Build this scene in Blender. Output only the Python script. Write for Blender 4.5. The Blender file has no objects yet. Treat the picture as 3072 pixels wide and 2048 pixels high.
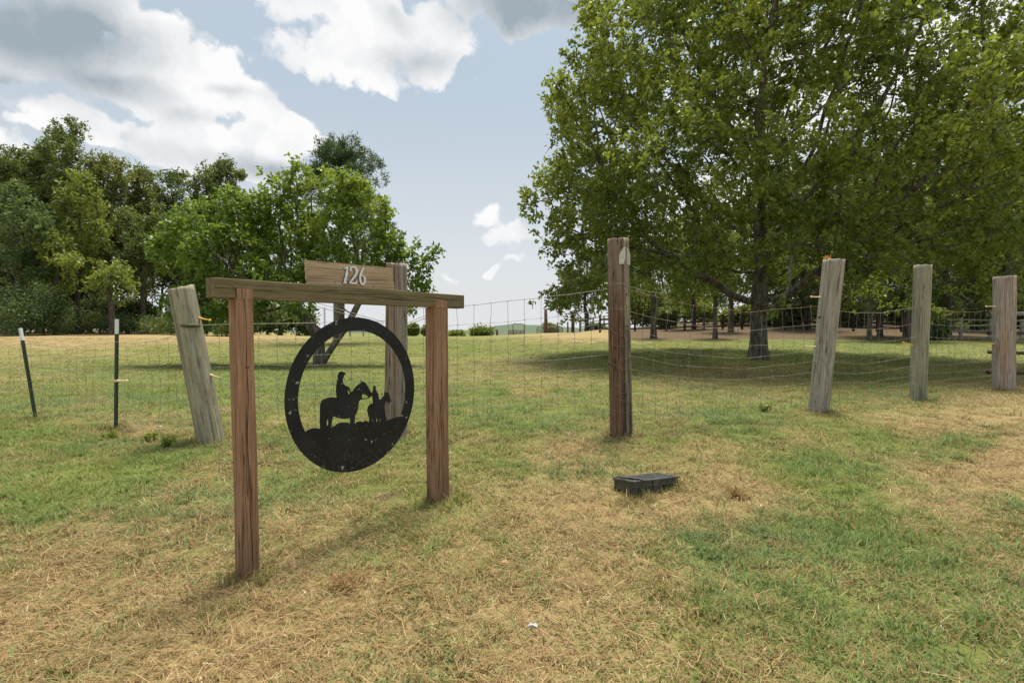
import bpy, bmesh, math, random
import numpy as np
from mathutils import Vector, Matrix, noise as mnoise
rnd = random.Random(7)
rng = np.random.default_rng(7)
scene = bpy.context.scene
col = scene.collection

# ------------------------------------------------------------------ camera
H = 1.2                     # eye height in metres
F = 1600.0                  # focal length in pixels of a 3072 px wide frame
PIT = -math.atan(39 / F)
CP, SP = math.cos(PIT), math.sin(PIT)
cam_data = bpy.data.cameras.new('camera')
cam = bpy.data.objects.new('camera', cam_data)
col.objects.link(cam)
cam.location = (0, 0, H)
cam.rotation_euler = (math.pi / 2 + PIT, 0, 0)
cam_data.sensor_width = 36
cam_data.lens = F / 3072 * 36
cam_data.clip_start = 0.05
cam_data.clip_end = 9000
scene.camera = cam

# ------------------------------------------------------------------ light
SUN = Vector((0.12, 0.28, 0.95)).normalized()      # towards the sun: high, behind the scene, to the right
sun_el = math.asin(SUN.z)
sun_az = math.atan2(SUN.x, SUN.y)
sd = bpy.data.lights.new('sun', 'SUN')
sd.energy = 3.1
sd.angle = math.radians(17)
sd.color = (1.0, 0.93, 0.80)
sun = bpy.data.objects.new('sun', sd)
col.objects.link(sun)
sun.rotation_euler = SUN.to_track_quat('Z', 'Y').to_euler()
scene.view_settings.view_transform = 'Standard'
scene.view_settings.look = 'None'
scene.view_settings.gamma = 1
scene.view_settings.use_curve_mapping = False
EXPO = 0.95
scene.view_settings.exposure = EXPO
scene.cycles.max_bounces = 5
scene.cycles.diffuse_bounces = 2
scene.cycles.glossy_bounces = 1
scene.cycles.transmission_bounces = 3
scene.cycles.transparent_max_bounces = 4
SKY_STRENGTH = 0.12


def ray(px, row):
    a, b = (px - 1536) / F, (1024 - row) / F
    return Vector((a, CP - b * SP, SP + b * CP))


def P(px, row, Y):
    """point at depth Y seen at (px, row) of the photograph"""
    r = ray(px, row)
    return Vector((r.x * Y / r.y, Y, H + r.z * Y / r.y))


def project(X, Y, Z):
    z = Z - H
    d = Y * CP + z * SP
    v = -Y * SP + z * CP
    d = np.where(d < 0.05, 0.05, d)
    return 1536 + F * X / d, 1024 - F * v / d


# ------------------------------------------------------------------ node helper
class NT:
    def __init__(self, tree):
        self.t = tree
        self.n = tree.nodes
        self.l = tree.links

    def add(self, typ, **kw):
        nd = self.n.new(typ)
        ins = kw.pop('ins', {})
        for k, v in kw.items():
            setattr(nd, k, v)
        for k, v in ins.items():
            self.set(nd.inputs[k], v)
        return nd

    def set(self, sock, v):
        if isinstance(v, bpy.types.NodeSocket):
            self.l.new(v, sock)
        elif isinstance(v, bpy.types.Node):
            self.l.new(v.outputs[0], sock)
        else:
            sock.default_value = v

    def math(self, op, a, b=0.0, c=None, clamp=False):
        nd = self.add('ShaderNodeMath', operation=op, use_clamp=clamp)
        self.set(nd.inputs[0], a)
        self.set(nd.inputs[1], b)
        if c is not None:
            self.set(nd.inputs[2], c)
        return nd.outputs[0]

    def vmath(self, op, a, b=(0, 0, 0)):
        nd = self.add('ShaderNodeVectorMath', operation=op)
        self.set(nd.inputs[0], a)
        if op not in ('LENGTH', 'NORMALIZE'):
            self.set(nd.inputs[1], b)
        return nd.outputs['Value'] if op in ('LENGTH', 'DOT_PRODUCT', 'DISTANCE') else nd.outputs[0]

    def mix(self, f, a, b, mode='MIX'):
        nd = self.add('ShaderNodeMix', data_type='RGBA', blend_type=mode)
        self.set(nd.inputs[0], f)
        for i, v in ((6, a), (7, b)):
            if isinstance(v, (tuple, list)) and len(v) == 3:
                v = (*v, 1)
            self.set(nd.inputs[i], v)
        return nd.outputs[2]

    def ramp(self, f, stops, interp='LINEAR'):
        nd = self.add('ShaderNodeValToRGB')
        cr = nd.color_ramp
        cr.interpolation = interp
        while len(cr.elements) < len(stops):
            cr.elements.new(0.5)
        for e, (p, c) in zip(cr.elements, stops):
            e.position = p
            e.color = (c, c, c, 1) if isinstance(c, (int, float)) else (*c, 1)
        self.set(nd.inputs[0], f)
        return nd.outputs[0]

    def noise(self, vec, scale, detail=4, rough=0.55, dist=0.0):
        nd = self.add('ShaderNodeTexNoise', ins={'Scale': scale, 'Detail': detail, 'Roughness': rough, 'Distortion': dist})
        if vec is not None:
            self.set(nd.inputs['Vector'], vec)
        return nd.outputs['Fac']

    def smooth(self, v, a, b, lo=0.0, hi=1.0):
        nd = self.add('ShaderNodeMapRange', interpolation_type='SMOOTHSTEP')
        self.set(nd.inputs[0], v)
        nd.inputs[1].default_value = a
        nd.inputs[2].default_value = b
        nd.inputs[3].default_value = lo
        nd.inputs[4].default_value = hi
        return nd.outputs[0]

    def mapping(self, vec, scale=(1, 1, 1), rot=(0, 0, 0), loc=(0, 0, 0)):
        return self.add('ShaderNodeMapping', ins={'Vector': vec, 'Scale': scale, 'Rotation': rot, 'Location': loc}).outputs[0]


def new_mat(name):
    m = bpy.data.materials.new(name)
    m.use_nodes = True
    nt = NT(m.node_tree)
    b = m.node_tree.nodes['Principled BSDF']
    return m, nt, b


def bump(nt, b, h, strength=0.4, dist=0.01):
    nd = nt.add('ShaderNodeBump', ins={'Strength': strength, 'Distance': dist, 'Height': h})
    nt.l.new(nd.outputs[0], b.inputs['Normal'])


# ------------------------------------------------------------------ sky
world = bpy.data.worlds.new('World')
scene.world = world
world.use_nodes = True


def build_sky():
    nt = NT(world.node_tree)
    nt.n.clear()
    out = nt.add('ShaderNodeOutputWorld')
    bg = nt.add('ShaderNodeBackground', ins={'Strength': SKY_STRENGTH})
    nt.l.new(bg.outputs[0], out.inputs[0])
    sky = nt.add('ShaderNodeTexSky', sky_type='NISHITA', sun_disc=False, sun_elevation=sun_el,
                 sun_rotation=sun_az, air_density=1.0, dust_density=2.2, ozone_density=1.0)
    tc = nt.add('ShaderNodeTexCoord').outputs['Generated']
    d = nt.vmath('NORMALIZE', tc)

    # direction displaced by fractal noise, so that the cloud edges billow
    def warped(vec):
        n1 = nt.add('ShaderNodeTexNoise', ins={'Vector': vec, 'Scale': 5.0, 'Detail': 3.0, 'Roughness': 0.55}).outputs['Color']
        n2 = nt.add('ShaderNodeTexNoise', ins={'Vector': vec, 'Scale': 22.0, 'Detail': 6.0, 'Roughness': 0.6}).outputs['Color']
        a = nt.vmath('MULTIPLY', nt.vmath('SUBTRACT', n1, (0.5, 0.5, 0.5)), (0.14, 0.14, 0.11))
        b = nt.vmath('MULTIPLY', nt.vmath('SUBTRACT', n2, (0.5, 0.5, 0.5)), (0.06, 0.06, 0.05))
        return nt.vmath('ADD', vec, nt.vmath('ADD', a, b))

    def blobs(vec, lst):
        acc = None
        for it in lst:
            px, row, rx, ry = it[:4]
            amp = it[4] if len(it) > 4 else 1
            c = ray(px, row).normalized()
            k = c.y
            q = nt.vmath('LENGTH', nt.vmath('MULTIPLY', nt.vmath('SUBTRACT', vec, tuple(c)),
                                            (F / rx / k, F / rx / k * 0.8, F / ry / k)))
            v = nt.math('SUBTRACT', 1.0, q) if amp == 1 else nt.math('MULTIPLY_ADD', nt.math('SUBTRACT', 1.45, q), amp, -0.45)
            acc = v if acc is None else nt.add('ShaderNodeMath', operation='SMOOTH_MAX', ins={0: acc, 1: v, 2: 0.25}).outputs[0]
        return acc

    white = [(420, 60, 100, 80), (470, 170, 150, 90), (640, 230, 150, 90), (540, 320, 190, 75), (740, 330, 140, 100), (800, 420, 165, 85), (880, 400, 90, 50), (560, 430, 150, 80),
             (640, 500, 270, 55), (930, 455, 110, 45), (960, 60, 190, 90), (1150, 110, 290, 125), (1010, 200, 180, 75), (1340, 130, 110, 80),
             (120, 110, 330, 150), (320, 20, 320, 70), (330, 230, 230, 80), (20, 170, 80, 60), (190, 350, 150, 70), (300, 410, 95, 60), (110, 380, 80, 40),
             (1620, 30, 320, 90), (1465, 652, 72, 62, .85), (1500, 702, 105, 48, .8), (1568, 712, 112, 62, .85), (1286, 612, 50, 26, .75),
             (1500, 812, 55, 28, .75), (1360, 848, 90, 28, .6), (1590, 790, 60, 26, .65), (2450, 330, 420, 230), (2150, 650, 260, 110), (2900, 150, 330, 160), (-500, 300, 420, 190)]
    grey = [(120, 70, 330, 150), (330, 240, 190, 65, .8), (560, 350, 140, 36, .45), (680, 290, 120, 26, .45), (840, 515, 230, 40, .8), (1680, 10, 340, 100),
            (1250, 190, 200, 45, .5), (1160, 60, 80, 40, .4), (20, 240, 120, 60, .7), (2600, 420, 300, 100, .6)]
    w = warped(d)
    placed = blobs(w, white)
    # rest of the sky: similar broken cloud, thickened out of view for fill light
    free = nt.noise(nt.mapping(d, (1, 1, 1.9)), 2.6, 7, 0.55, 0.2)
    free = nt.math('MULTIPLY', nt.math('SUBTRACT', free, 0.47), 3.2)
    infront = nt.smooth(nt.vmath('DOT_PRODUCT', d, (0, 1, 0)), 0.45, 0.62)
    free = nt.math('SUBTRACT', free, nt.math('MULTIPLY', infront, 3.0))
    fine = nt.noise(d, 34.0, 5, 0.62)
    vo = nt.add('ShaderNodeTexVoronoi', feature='F1', ins={'Vector': w, 'Scale': 13.0, 'Detail': 1.5, 'Roughness': 0.6}).outputs['Distance']
    puff = nt.math('SUBTRACT', 0.50, vo)
    dens = nt.math('ADD', nt.math('MAXIMUM', placed, free), nt.math('MULTIPLY', nt.math('SUBTRACT', fine, 0.5), 0.3))
    dens = nt.math('ADD', dens, nt.math('MULTIPLY', puff, 0.55))
    alpha = nt.smooth(dens, -0.15, 0.10)
    half = nt.vmath('MULTIPLY', nt.vmath('ADD', w, d), (0.5, 0.5, 0.5))
    g = blobs(half, grey)
    gfree = nt.smooth(nt.noise(nt.vmath('ADD', d, (3, 1, 0)), 4.0, 4, 0.5), 0.44, 0.62, -0.6, 0.55)
    gfree = nt.math('SUBTRACT', gfree, nt.math('MULTIPLY', infront, 2.0))
    shade = nt.smooth(nt.math('MAXIMUM', g, gfree), -0.45, 0.85)
    # billows: small-scale relief inside the cloud
    b1 = nt.noise(w, 9.0, 6, 0.55)
    shade = nt.math('ADD', shade, nt.math('MULTIPLY', nt.math('SUBTRACT', b1, 0.44), 1.25), clamp=True)
    K = 1.0 / (SKY_STRENGTH * 2 ** EXPO)
    ccol = nt.mix(shade, (0.98 * K, 0.98 * K, 0.985 * K), (0.36 * K, 0.43 * K, 0.485 * K))
    shade = nt.math('SUBTRACT', shade, nt.math('MULTIPLY', puff, 0.6), clamp=True)
    # thin milky haze over the blue
    el = nt.add('ShaderNodeSeparateXYZ', ins={0: d}).outputs[2]
    hz = nt.ramp(nt.math('MAXIMUM', el, 0.0), [(0.0, 1.0), (0.12, 0.95), (0.35, 0.9), (1.0, 0.7)])
    milky = nt.mix(nt.smooth(el, 0.0, 0.45), (0.76 * K, 0.78 * K, 0.80 * K), (0.50 * K, 0.585 * K, 0.65 * K))
    base = nt.mix(hz, sky.outputs[0], milky)
    final = nt.mix(alpha, base, ccol)
    nt.l.new(final, bg.inputs[0])


build_sky()
world.cycles.sampling_method = 'MANUAL'
world.cycles.sample_map_resolution = 512

# ------------------------------------------------------------------ terrain
YK = np.array([0, 2, 6, 12, 17, 30, 38, 50, 62, 90, 200, 450, 9000.0])
near = [0, 0, .25, .25, .25]


def prof(rows):          # rows at YK[5:], negative marker 'z' tuples allowed
    out = list(near)
    for Y, r in zip(YK[5:], rows):
        out.append(r[0] if isinstance(r, tuple) else H - (r - 985) / F * Y)
    return out


COLS = np.array([-400, 500, 1000, 1400, 1700, 1850, 2300, 3072, 3500.0])
PROF = np.array([
    prof([1016, 1003, 996, 994, (0.9,), (0.5,), (0,), (0,)]),
    prof([1016, 1004, 998, 998, (0.6,), (-2,), (-4,), (-4,)]),
    prof([1019, 1012, 1008, 1009, (-1,), (-6,), (-10,), (-10,)]),
    prof([1019, 1013, 1008, 1009, (-1.6,), (-8,), (-12,), (-12,)]),
    prof([1018, 1006, 997, 1000, (-1,), (-8,), (-12,), (-12,)]),
    prof([1018, 999, 984, 984, (0.9,), (-5,), (-12,), (-12,)]),
    prof([1021, 991, 966, 950, (4.0,), (6.5,), (7,), (7,)]),
    prof([1024, 998, 984, 970, (2.8,), (5,), (6,), (6,)]),
    prof([1024, 998, 984, 970, (2.8,), (5,), (6,), (6,)]),
])


def terrain(X, Y):
    X = np.asarray(X, float)
    Y = np.asarray(Y, float)
    Ys = np.maximum(Y, 0.5)
    c = np.clip(1536 + F * X / Ys, COLS[0], COLS[-1])
    zs = np.zeros(np.broadcast(X, Y).shape + (len(COLS),))
    for i in range(len(COLS)):
        # smoothed profile
        a = np.interp(Ys, YK, PROF[i])
        b = np.interp(Ys * 0.94, YK, PROF[i])
        e = np.interp(Ys * 1.06, YK, PROF[i])
        zs[..., i] = (a + b + e) / 3
    j = np.clip(np.searchsorted(COLS, c, side='right') - 1, 0, len(COLS) - 2)
    t = (c - COLS[j]) / (COLS[j + 1] - COLS[j])
    t = t * t * (3 - 2 * t)
    za = np.take_along_axis(zs, j[..., None], -1)[..., 0]
    zb = np.take_along_axis(zs, (j + 1)[..., None], -1)[..., 0]
    z = za * (1 - t) + zb * t
    z = z + 0.012 * np.sin(X * 2.3 + np.sin(Y * 1.7)) * np.sin(Y * 2.9 + 1.3 * np.sin(X * 1.1)) * np.clip(Y / 3, 0, 1)
    return np.where(Y < 2, z * np.clip(Y / 2, 0, 1), z)


def tz(x, y):
    return float(terrain(np.array([x]), np.array([y]))[0])


def G(px, row):
    """ground point seen at (px, row)"""
    r = ray(px, row)
    Y = 1.0
    while Y < 400:
        p = r * (Y / r.y)
        if H + p.z <= tz(p.x, Y):
            return Vector((p.x, Y, tz(p.x, Y)))
        Y += 0.004 + Y * 0.0012
    return Vector((p.x, Y, tz(p.x, Y)))


# ------------------------------------------------------------------ ownership helpers
def link(o, parent=None):
    col.objects.link(o)
    if parent is not None:
        o.parent = parent
    return o


def tag(o, label=None, cat=None, group=None, kind=None):
    if label:
        o['label'] = label
    if cat:
        o['category'] = cat
    if group:
        o['group'] = group
    if kind:
        o['kind'] = kind
    return o


def thing(name, loc, label, cat, group=None):
    o = bpy.data.objects.new(name, None)
    o.location = loc
    o.empty_display_size = 0.1
    col.objects.link(o)
    return tag(o, label, cat, group)


def obj_bm(name, bm, mat, parent=None, smooth=False, loc=None, rot=None):
    me = bpy.data.meshes.new(name)
    bm.normal_update()
    bm.to_mesh(me)
    bm.free()
    if smooth:
        me.shade_smooth()
    me.materials.append(mat)
    o = bpy.data.objects.new(name, me)
    if loc is not None:
        o.location = loc
    if rot is not None:
        o.rotation_euler = rot
    return link(o, parent)


def obj_np(name, verts, faces, mat, parent=None, smooth=False, attrs=None):
    """verts (n,3) float, faces (m,k) int"""
    me = bpy.data.meshes.new(name)
    verts = np.asarray(verts, np.float32)
    faces = np.asarray(faces, np.int32)
    k = faces.shape[1]
    me.vertices.add(len(verts))
    me.vertices.foreach_set('co', verts.ravel())
    me.loops.add(faces.size)
    me.loops.foreach_set('vertex_index', faces.ravel())
    me.polygons.add(len(faces))
    me.polygons.foreach_set('loop_start', np.arange(0, faces.size, k, dtype=np.int32))
    if smooth:
        me.polygons.foreach_set('use_smooth', np.ones(len(faces), bool))
    for nm, arr in (attrs or {}).items():
        a = me.attributes.new(nm, 'FLOAT', 'POINT')
        a.data.foreach_set('value', np.asarray(arr, np.float32))
    me.update(calc_edges=True)
    if mat is not None:
        me.materials.append(mat)
    o = bpy.data.objects.new(name, me)
    return link(o, parent)


def add_box(bm, x0, x1, y0, y1, z0, z1, bev=0.0, m=None):
    r = bmesh.ops.create_cube(bm, size=1)
    vs = r['verts']
    for v in vs:
        v.co = Vector((x0 + (v.co.x + .5) * (x1 - x0), y0 + (v.co.y + .5) * (y1 - y0), z0 + (v.co.z + .5) * (z1 - z0)))
        if m is not None:
            v.co = m @ v.co
    if bev > 0:
        es = list({e for v in vs for e in v.link_edges})
        bmesh.ops.bevel(bm, geom=es, offset=bev, segments=1, affect='EDGES', profile=0.5)


def add_tube(bm, pts, rad, n=6, cap=True):
    """tube through the points; rad a number or a list"""
    pts = [Vector(p) for p in pts]
    rads = rad if isinstance(rad, (list, tuple)) else [rad] * len(pts)
    rings = []
    ref = None
    for i, p in enumerate(pts):
        a = pts[max(i - 1, 0)]
        b = pts[min(i + 1, len(pts) - 1)]
        d = (b - a).normalized()
        if ref is None:
            ref = Vector((0, 0, 1)) if abs(d.z) < 0.9 else Vector((1, 0, 0))
        u = d.cross(ref).normalized()
        w = u.cross(d).normalized()
        ref = w
        rings.append([bm.verts.new(p + (u * math.cos(2 * math.pi * k / n) + w * math.sin(2 * math.pi * k / n)) * rads[i])
                      for k in range(n)])
    for i in range(len(rings) - 1):
        for k in range(n):
            bm.faces.new((rings[i][k], rings[i][(k + 1) % n], rings[i + 1][(k + 1) % n], rings[i + 1][k]))
    if cap:
        bm.faces.new(rings[0][::-1])
        bm.faces.new(rings[-1])


# ------------------------------------------------------------------ dryness of the turf (where it is straw, where green)
DRY = [(0, 1300, .2), (200, 1330, .2), (450, 1400, .3), (100, 1450, .2), (100, 1550, .2), (350, 1520, .45), (0, 1640, .45),
       (150, 1700, .8), (0, 1800, .9), (300, 1650, .7), (500, 1620, .6), (450, 1800, .92), (150, 1950, .95), (600, 1950, .95),
       (800, 1800, .85), (700, 1600, .55), (900, 1560, .6), (1100, 1560, .5), (1000, 1650, .65), (950, 1900, .8),
       (1200, 1780, .72), (1300, 1950, .75), (1400, 1600, .7), (1300, 1500, .45), (900, 1450, .5), (600, 1430, .45),
       (1100, 1400, .4), (1450, 1400, .4), (1500, 1450, .6), (1600, 1550, .75), (1750, 1530, .85), (2000, 1520, .85),
       (2150, 1450, .8), (2250, 1500, .75), (1800, 1650, .75), (2000, 1720, .7), (1700, 1800, .75), (1600, 1950, .8),
       (1900, 1950, .6), (2150, 1900, .5), (2300, 2030, .65), (2050, 1650, .3), (2250, 1640, .3), (2500, 1450, .2),
       (2450, 1380, .2), (2600, 1600, .35), (2500, 1750, .35), (2750, 1700, .28), (2900, 1800, .25), (2750, 1900, .4),
       (2500, 1900, .42), (2950, 1980, .4), (3050, 1600, .35), (2850, 1450, .85), (2980, 1390, .9), (3060, 1350, .9), (2760, 1490, .7), (2900, 1250, .75),
       (3050, 1210, .75), (2700, 1270, .7), (2600, 1330, .3), (2900, 1340, .35), (2450, 1270, .4), (2200, 1250, .15),
       (2000, 1290, .3), (2300, 1330, .45), (2100, 1360, .6), (1700, 1380, .7), (1900, 1340, .55), (1500, 1300, .4),
       (1350, 1330, .5), (1500, 1270, .15), (1300, 1270, .3), (850, 1290, .5), (1000, 1310, .3), (400, 1290, .6), (250, 1270, .5),
       (50, 1240, .3), (200, 1200, .25), (450, 1180, .2), (800, 1150, .15), (1050, 1160, .2), (1400, 1200, .25), (1700, 1220, .3),
       (1600, 1150, .55), (1400, 1130, .55), (2000, 1200, .5), (2300, 1180, .5), (2700, 1180, .45), (2200, 1130, .6),
       (1500, 1100, .6), (1300, 1090, .5), (1000, 1100, .3), (700, 1080, .3), (300, 1100, .35), (0, 1120, .5), (50, 1160, .5),
       (0, 1070, .6), (300, 1060, .55), (600, 1050, .45), (1000, 1050, .35), (1400, 1050, .3), (1700, 1050, .35),
       (1900, 1060, .3), (2500, 1050, .2), (2700, 1045, .3), (2100, 1050, .35), (2950, 1050, .35), (200, 1030, .85),
       (500, 1015, .9), (800, 1015, .8), (900, 1028, .55), (1300, 1020, .35), (1500, 1015, .5), (1700, 1015, .8), (1800, 1005, .85),
       (50, 1010, .9), (1200, 1008, .35), (2000, 2300, .6), (500, 2500, .9), (3200, 2300, .5)]
DA = np.array(DRY, float)


def dry_at(X, Y, Z):
    c, r = project(X, Y, Z)
    c = np.clip(c, -200, 3300)
    r = np.clip(r, 1000, 2600)
    # distance in a space where the receding ground is evened out
    lr = np.log(np.maximum(r - 980, 5)) * 700
    ls = np.log(np.maximum(DA[:, 1] - 980, 5)) * 700
    w = 1.0 / (((c[..., None] - DA[:, 0]) ** 2 + (lr[..., None] - ls) ** 2) + 900.0) ** 1.7
    v = (w * DA[:, 2]).sum(-1) / w.sum(-1)
    v = np.clip(.5 + (v - .57) * 1.15, .02, .98)
    v = np.where(Y < 1.0, 0.7, v)
    return v


def grow_axis(a, b, step, lim, g):
    v = list(np.arange(a, b + 1e-6, step))
    s = step
    while v[-1] < lim:
        s *= g
        v.append(v[-1] + s)
    return v


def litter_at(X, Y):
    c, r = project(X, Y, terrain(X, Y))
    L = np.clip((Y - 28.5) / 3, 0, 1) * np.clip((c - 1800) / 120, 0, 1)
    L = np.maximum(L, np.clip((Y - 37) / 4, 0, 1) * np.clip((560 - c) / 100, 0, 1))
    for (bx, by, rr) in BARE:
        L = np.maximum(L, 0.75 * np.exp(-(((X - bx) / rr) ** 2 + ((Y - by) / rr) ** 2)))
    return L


OAK = G(2275, 1075)
BARE = []
for (px, row, rr) in [(632, 1322, .30), (1190, 1306, .26), (1850, 1300, .34), (2440, 1232, .30), (2965, 1172, .35), (750, 1722, .11),
                      (1330, 1492, .10), (960, 1096, .5), (2275, 1078, .6), (380, 1292, .22), (1150, 1490, .18), (2760, 1200, .2),
                      (1720, 1305, .18), (2020, 1300, .2)]:
    g = G(px, row)
    BARE.append((g.x, g.y, rr))


def build_ground():
    yp = grow_axis(1.0, 9, .09, 5200, 1.035)
    yn = [-v for v in grow_axis(0, 2, 1.0, 3000, 1.5)][::-1]
    ys = np.array(yn + [.33, .66] + yp)
    xp = grow_axis(0, 7, .1, 5000, 1.06)
    xs = np.array([-v for v in xp[1:]][::-1] + xp)
    X, Y = np.meshgrid(xs, ys)
    Z = terrain(X, Y)
    n = len(xs)
    V = np.stack([X, Y, Z], -1).reshape(-1, 3)
    i = np.arange(len(ys) - 1)[:, None] * n + np.arange(n - 1)[None]
    i = i.ravel()
    Fc = np.stack([i, i + 1, i + n + 1, i + n], -1)
    dry = dry_at(V[:, 0], V[:, 1], V[:, 2])
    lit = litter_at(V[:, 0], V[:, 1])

    m, nt, b = new_mat('turf')
    pos = nt.add('ShaderNodeNewGeometry').outputs['Position']
    da = nt.add('ShaderNodeAttribute', attribute_name='dry').outputs['Fac']
    la = nt.add('ShaderNodeAttribute', attribute_name='litter').outputs['Fac']
    n1 = nt.noise(pos, 1.3, 6, 0.65, 0.3)
    n2 = nt.noise(pos, 14.0, 6, 0.7)
    n3 = nt.noise(pos, 90.0, 4, 0.7)
    n0 = nt.noise(nt.mapping(pos, (0.35, 1.1, 1)), 0.55, 5, 0.6, 0.4)
    dv = nt.math('ADD', da, nt.math('MULTIPLY', nt.math('SUBTRACT', n1, 0.5), 0.75))
    dv = nt.math('ADD', dv, nt.math('MULTIPLY', nt.math('SUBTRACT', n0, 0.5), 0.9))
    dv = nt.math('ADD', dv, nt.math('MULTIPLY', nt.math('SUBTRACT', n2, 0.5), 0.9), clamp=True)
    green = nt.mix(n3, (0.10, 0.12, 0.03), (0.22, 0.245, 0.07))
    straw = nt.mix(n3, (0.19, 0.13, 0.06), (0.46, 0.36, 0.18))
    c = nt.mix(nt.smooth(dv, 0.25, 0.85), green, straw)
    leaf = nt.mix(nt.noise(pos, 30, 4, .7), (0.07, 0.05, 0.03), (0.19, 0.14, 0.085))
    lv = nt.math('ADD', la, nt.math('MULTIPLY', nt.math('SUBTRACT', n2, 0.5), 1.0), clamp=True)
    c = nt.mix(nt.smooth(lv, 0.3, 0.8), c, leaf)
    nt.l.new(c, b.inputs['Base Color'])
    b.inputs['Roughness'].default_value = 1.0
    b.inputs['Specular IOR Level'].default_value = 0.1
    bump(nt, b, nt.math('ADD', n2, nt.math('MULTIPLY', n3, .5)), 0.7, 0.03)
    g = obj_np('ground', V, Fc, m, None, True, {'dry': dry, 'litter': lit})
    tag(g, 'mown pasture and verge, green turf with dry straw coloured patches', None, None, 'structure')
    return g


build_ground()


# ------------------------------------------------------------------ distant hills
def build_hills():
    m, nt, b = new_mat('far_forest')
    pos = nt.add('ShaderNodeNewGeometry').outputs['Position']
    c = nt.mix(nt.noise(pos, 0.03, 6, .7), (0.05, 0.085, 0.045), (0.11, 0.14, 0.08))
    nt.l.new(c, b.inputs['Base Color'])
    b.inputs['Roughness'].default_value = 1
    for name, Y0, keys, lab in (
            ('hill', 1500, [(-3000, 990), (900, 990), (1430, 992), (1480, 979), (1520, 972), (1570, 971), (1600, 975), (1640, 976), (1680, 979),
                            (1720, 982), (1790, 986), (1900, 988), (2400, 984), (6000, 984)], 'low wooded hills on the horizon behind the pasture crest'),):
        V, Fc = [], []
        nx = 260
        for i in range(nx):
            px = -1500 + 6500 * i / (nx - 1)
            row = np.interp(px, [k[0] for k in keys], [k[1] for k in keys])
            top = P(px, row, Y0)
            hgt = top.z + 2.5 * (mnoise.fractal(Vector((px * .02, 3, 1)), 1, 2, 4))
            for k, (dy, f) in enumerate(((-500, -14), (-300, None), (-100, None), (0, None), (250, None), (700, -14))):
                s = {1: .35, 2: .85, 3: 1.0, 4: .7}.get(k)
                z = f if s is None else -14 + (hgt + 14) * s
                V.append((top.x * (Y0 + dy) / Y0, Y0 + dy, z))
        for i in range(nx - 1):
            for k in range(5):
                a = i * 6 + k
                Fc.append((a, a + 6, a + 7, a + 1))
        o = obj_np(name, V, Fc, m, None, True)
        tag(o, lab, None, None, 'structure')


build_hills()


# ------------------------------------------------------------------ materials
def mat_plain(name, colr, rough=.6, metal=0.0, nscale=20, var=.25, bumps=.0):
    m, nt, b = new_mat(name)
    tc = nt.add('ShaderNodeTexCoord').outputs['Object']
    n = nt.noise(tc, nscale, 5, .6)
    lo = tuple(v * (1 - var) for v in colr)
    hi = tuple(min(v * (1 + var), 1) for v in colr)
    nt.l.new(nt.mix(nt.smooth(n, .3, .7), lo, hi), b.inputs['Base Color'])
    b.inputs['Roughness'].default_value = rough
    b.inputs['Metallic'].default_value = metal
    if bumps:
        bump(nt, b, n, bumps, .004)
    return m


def mat_wood(name, c_dark, c_mid, c_light, axis=2, grain=60, streaks=(), cracks=.5, rough=.85):
    """streaks: (colour, direction xy, lo, hi, height range or None) - stains and algae that have their own place on the post"""
    m, nt, b = new_mat(name)
    tc = nt.add('ShaderNodeTexCoord').outputs['Object']
    sc = [1, 1, 1]
    sc[axis] = 0.035
    st = nt.mapping(tc, tuple(sc))
    n1 = nt.noise(st, grain, 6, .7, .3)
    sc2 = [1, 1, 1]
    sc2[axis] = 0.12
    n2 = nt.noise(nt.mapping(tc, tuple(sc2)), grain * .18, 4, .6)
    n3 = nt.noise(tc, 9, 4, .6)
    n4 = nt.noise(st, grain * 3, 3, .6)
    c = nt.ramp(n1, [(.25, c_dark), (.5, c_mid), (.75, c_light)])
    c = nt.mix(nt.smooth(n2, .35, .7, 0, .4), c, c_dark)
    c = nt.mix(nt.smooth(n3, .5, .8, 0, .5), c, c_light)
    c = nt.mix(nt.smooth(n4, .3, .75, .35, 0), c, tuple(v * .4 for v in c_dark))
    for (sc_col, d, lo, hi, zr) in streaks:
        f = nt.vmath('DOT_PRODUCT', tc, (*d, 0))
        f = nt.math('ADD', f, nt.math('MULTIPLY', nt.math('SUBTRACT', n2, .5), .08))
        f = nt.math('MULTIPLY', nt.smooth(f, lo, hi), nt.smooth(nt.noise(nt.mapping(tc, (1, 1, .25)), 16, 5, .7), .38, .56, .25, 1))
        if zr:
            z = nt.add('ShaderNodeSeparateXYZ', ins={0: tc}).outputs[2]
            z = nt.math('ADD', z, nt.math('MULTIPLY', nt.math('SUBTRACT', n3, .5), .5))
            f = nt.math('MULTIPLY', f, nt.smooth(z, zr[0], zr[1]))
        c = nt.mix(nt.math('MULTIPLY', f, .85), c, nt.mix(n1, tuple(v * .55 for v in sc_col), tuple(min(1, v * 1.35) for v in sc_col)))
    # drying cracks: thin dark lines along the grain
    if cracks:
        sc3 = [1, 1, 1]
        sc3[axis] = 0.02
        v = nt.noise(nt.mapping(tc, tuple(sc3), loc=(3, 1, 0)), 34, 3, .5, .6)
        ck = nt.math('ABSOLUTE', nt.math('SUBTRACT', v, .5))
        ckm = nt.smooth(ck, .004, .018, cracks, 0)
        c = nt.mix(ckm, c, tuple(v * .18 for v in c_dark))
        hgt = nt.math('SUBTRACT', n1, nt.math('MULTIPLY', ckm, 1.4))
    else:
        hgt = n1
    nt.l.new(c, b.inputs['Base Color'])
    b.inputs['Roughness'].default_value = rough
    b.inputs['Specular IOR Level'].default_value = .25
    bump(nt, b, hgt, .8, .006)
    return m


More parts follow.
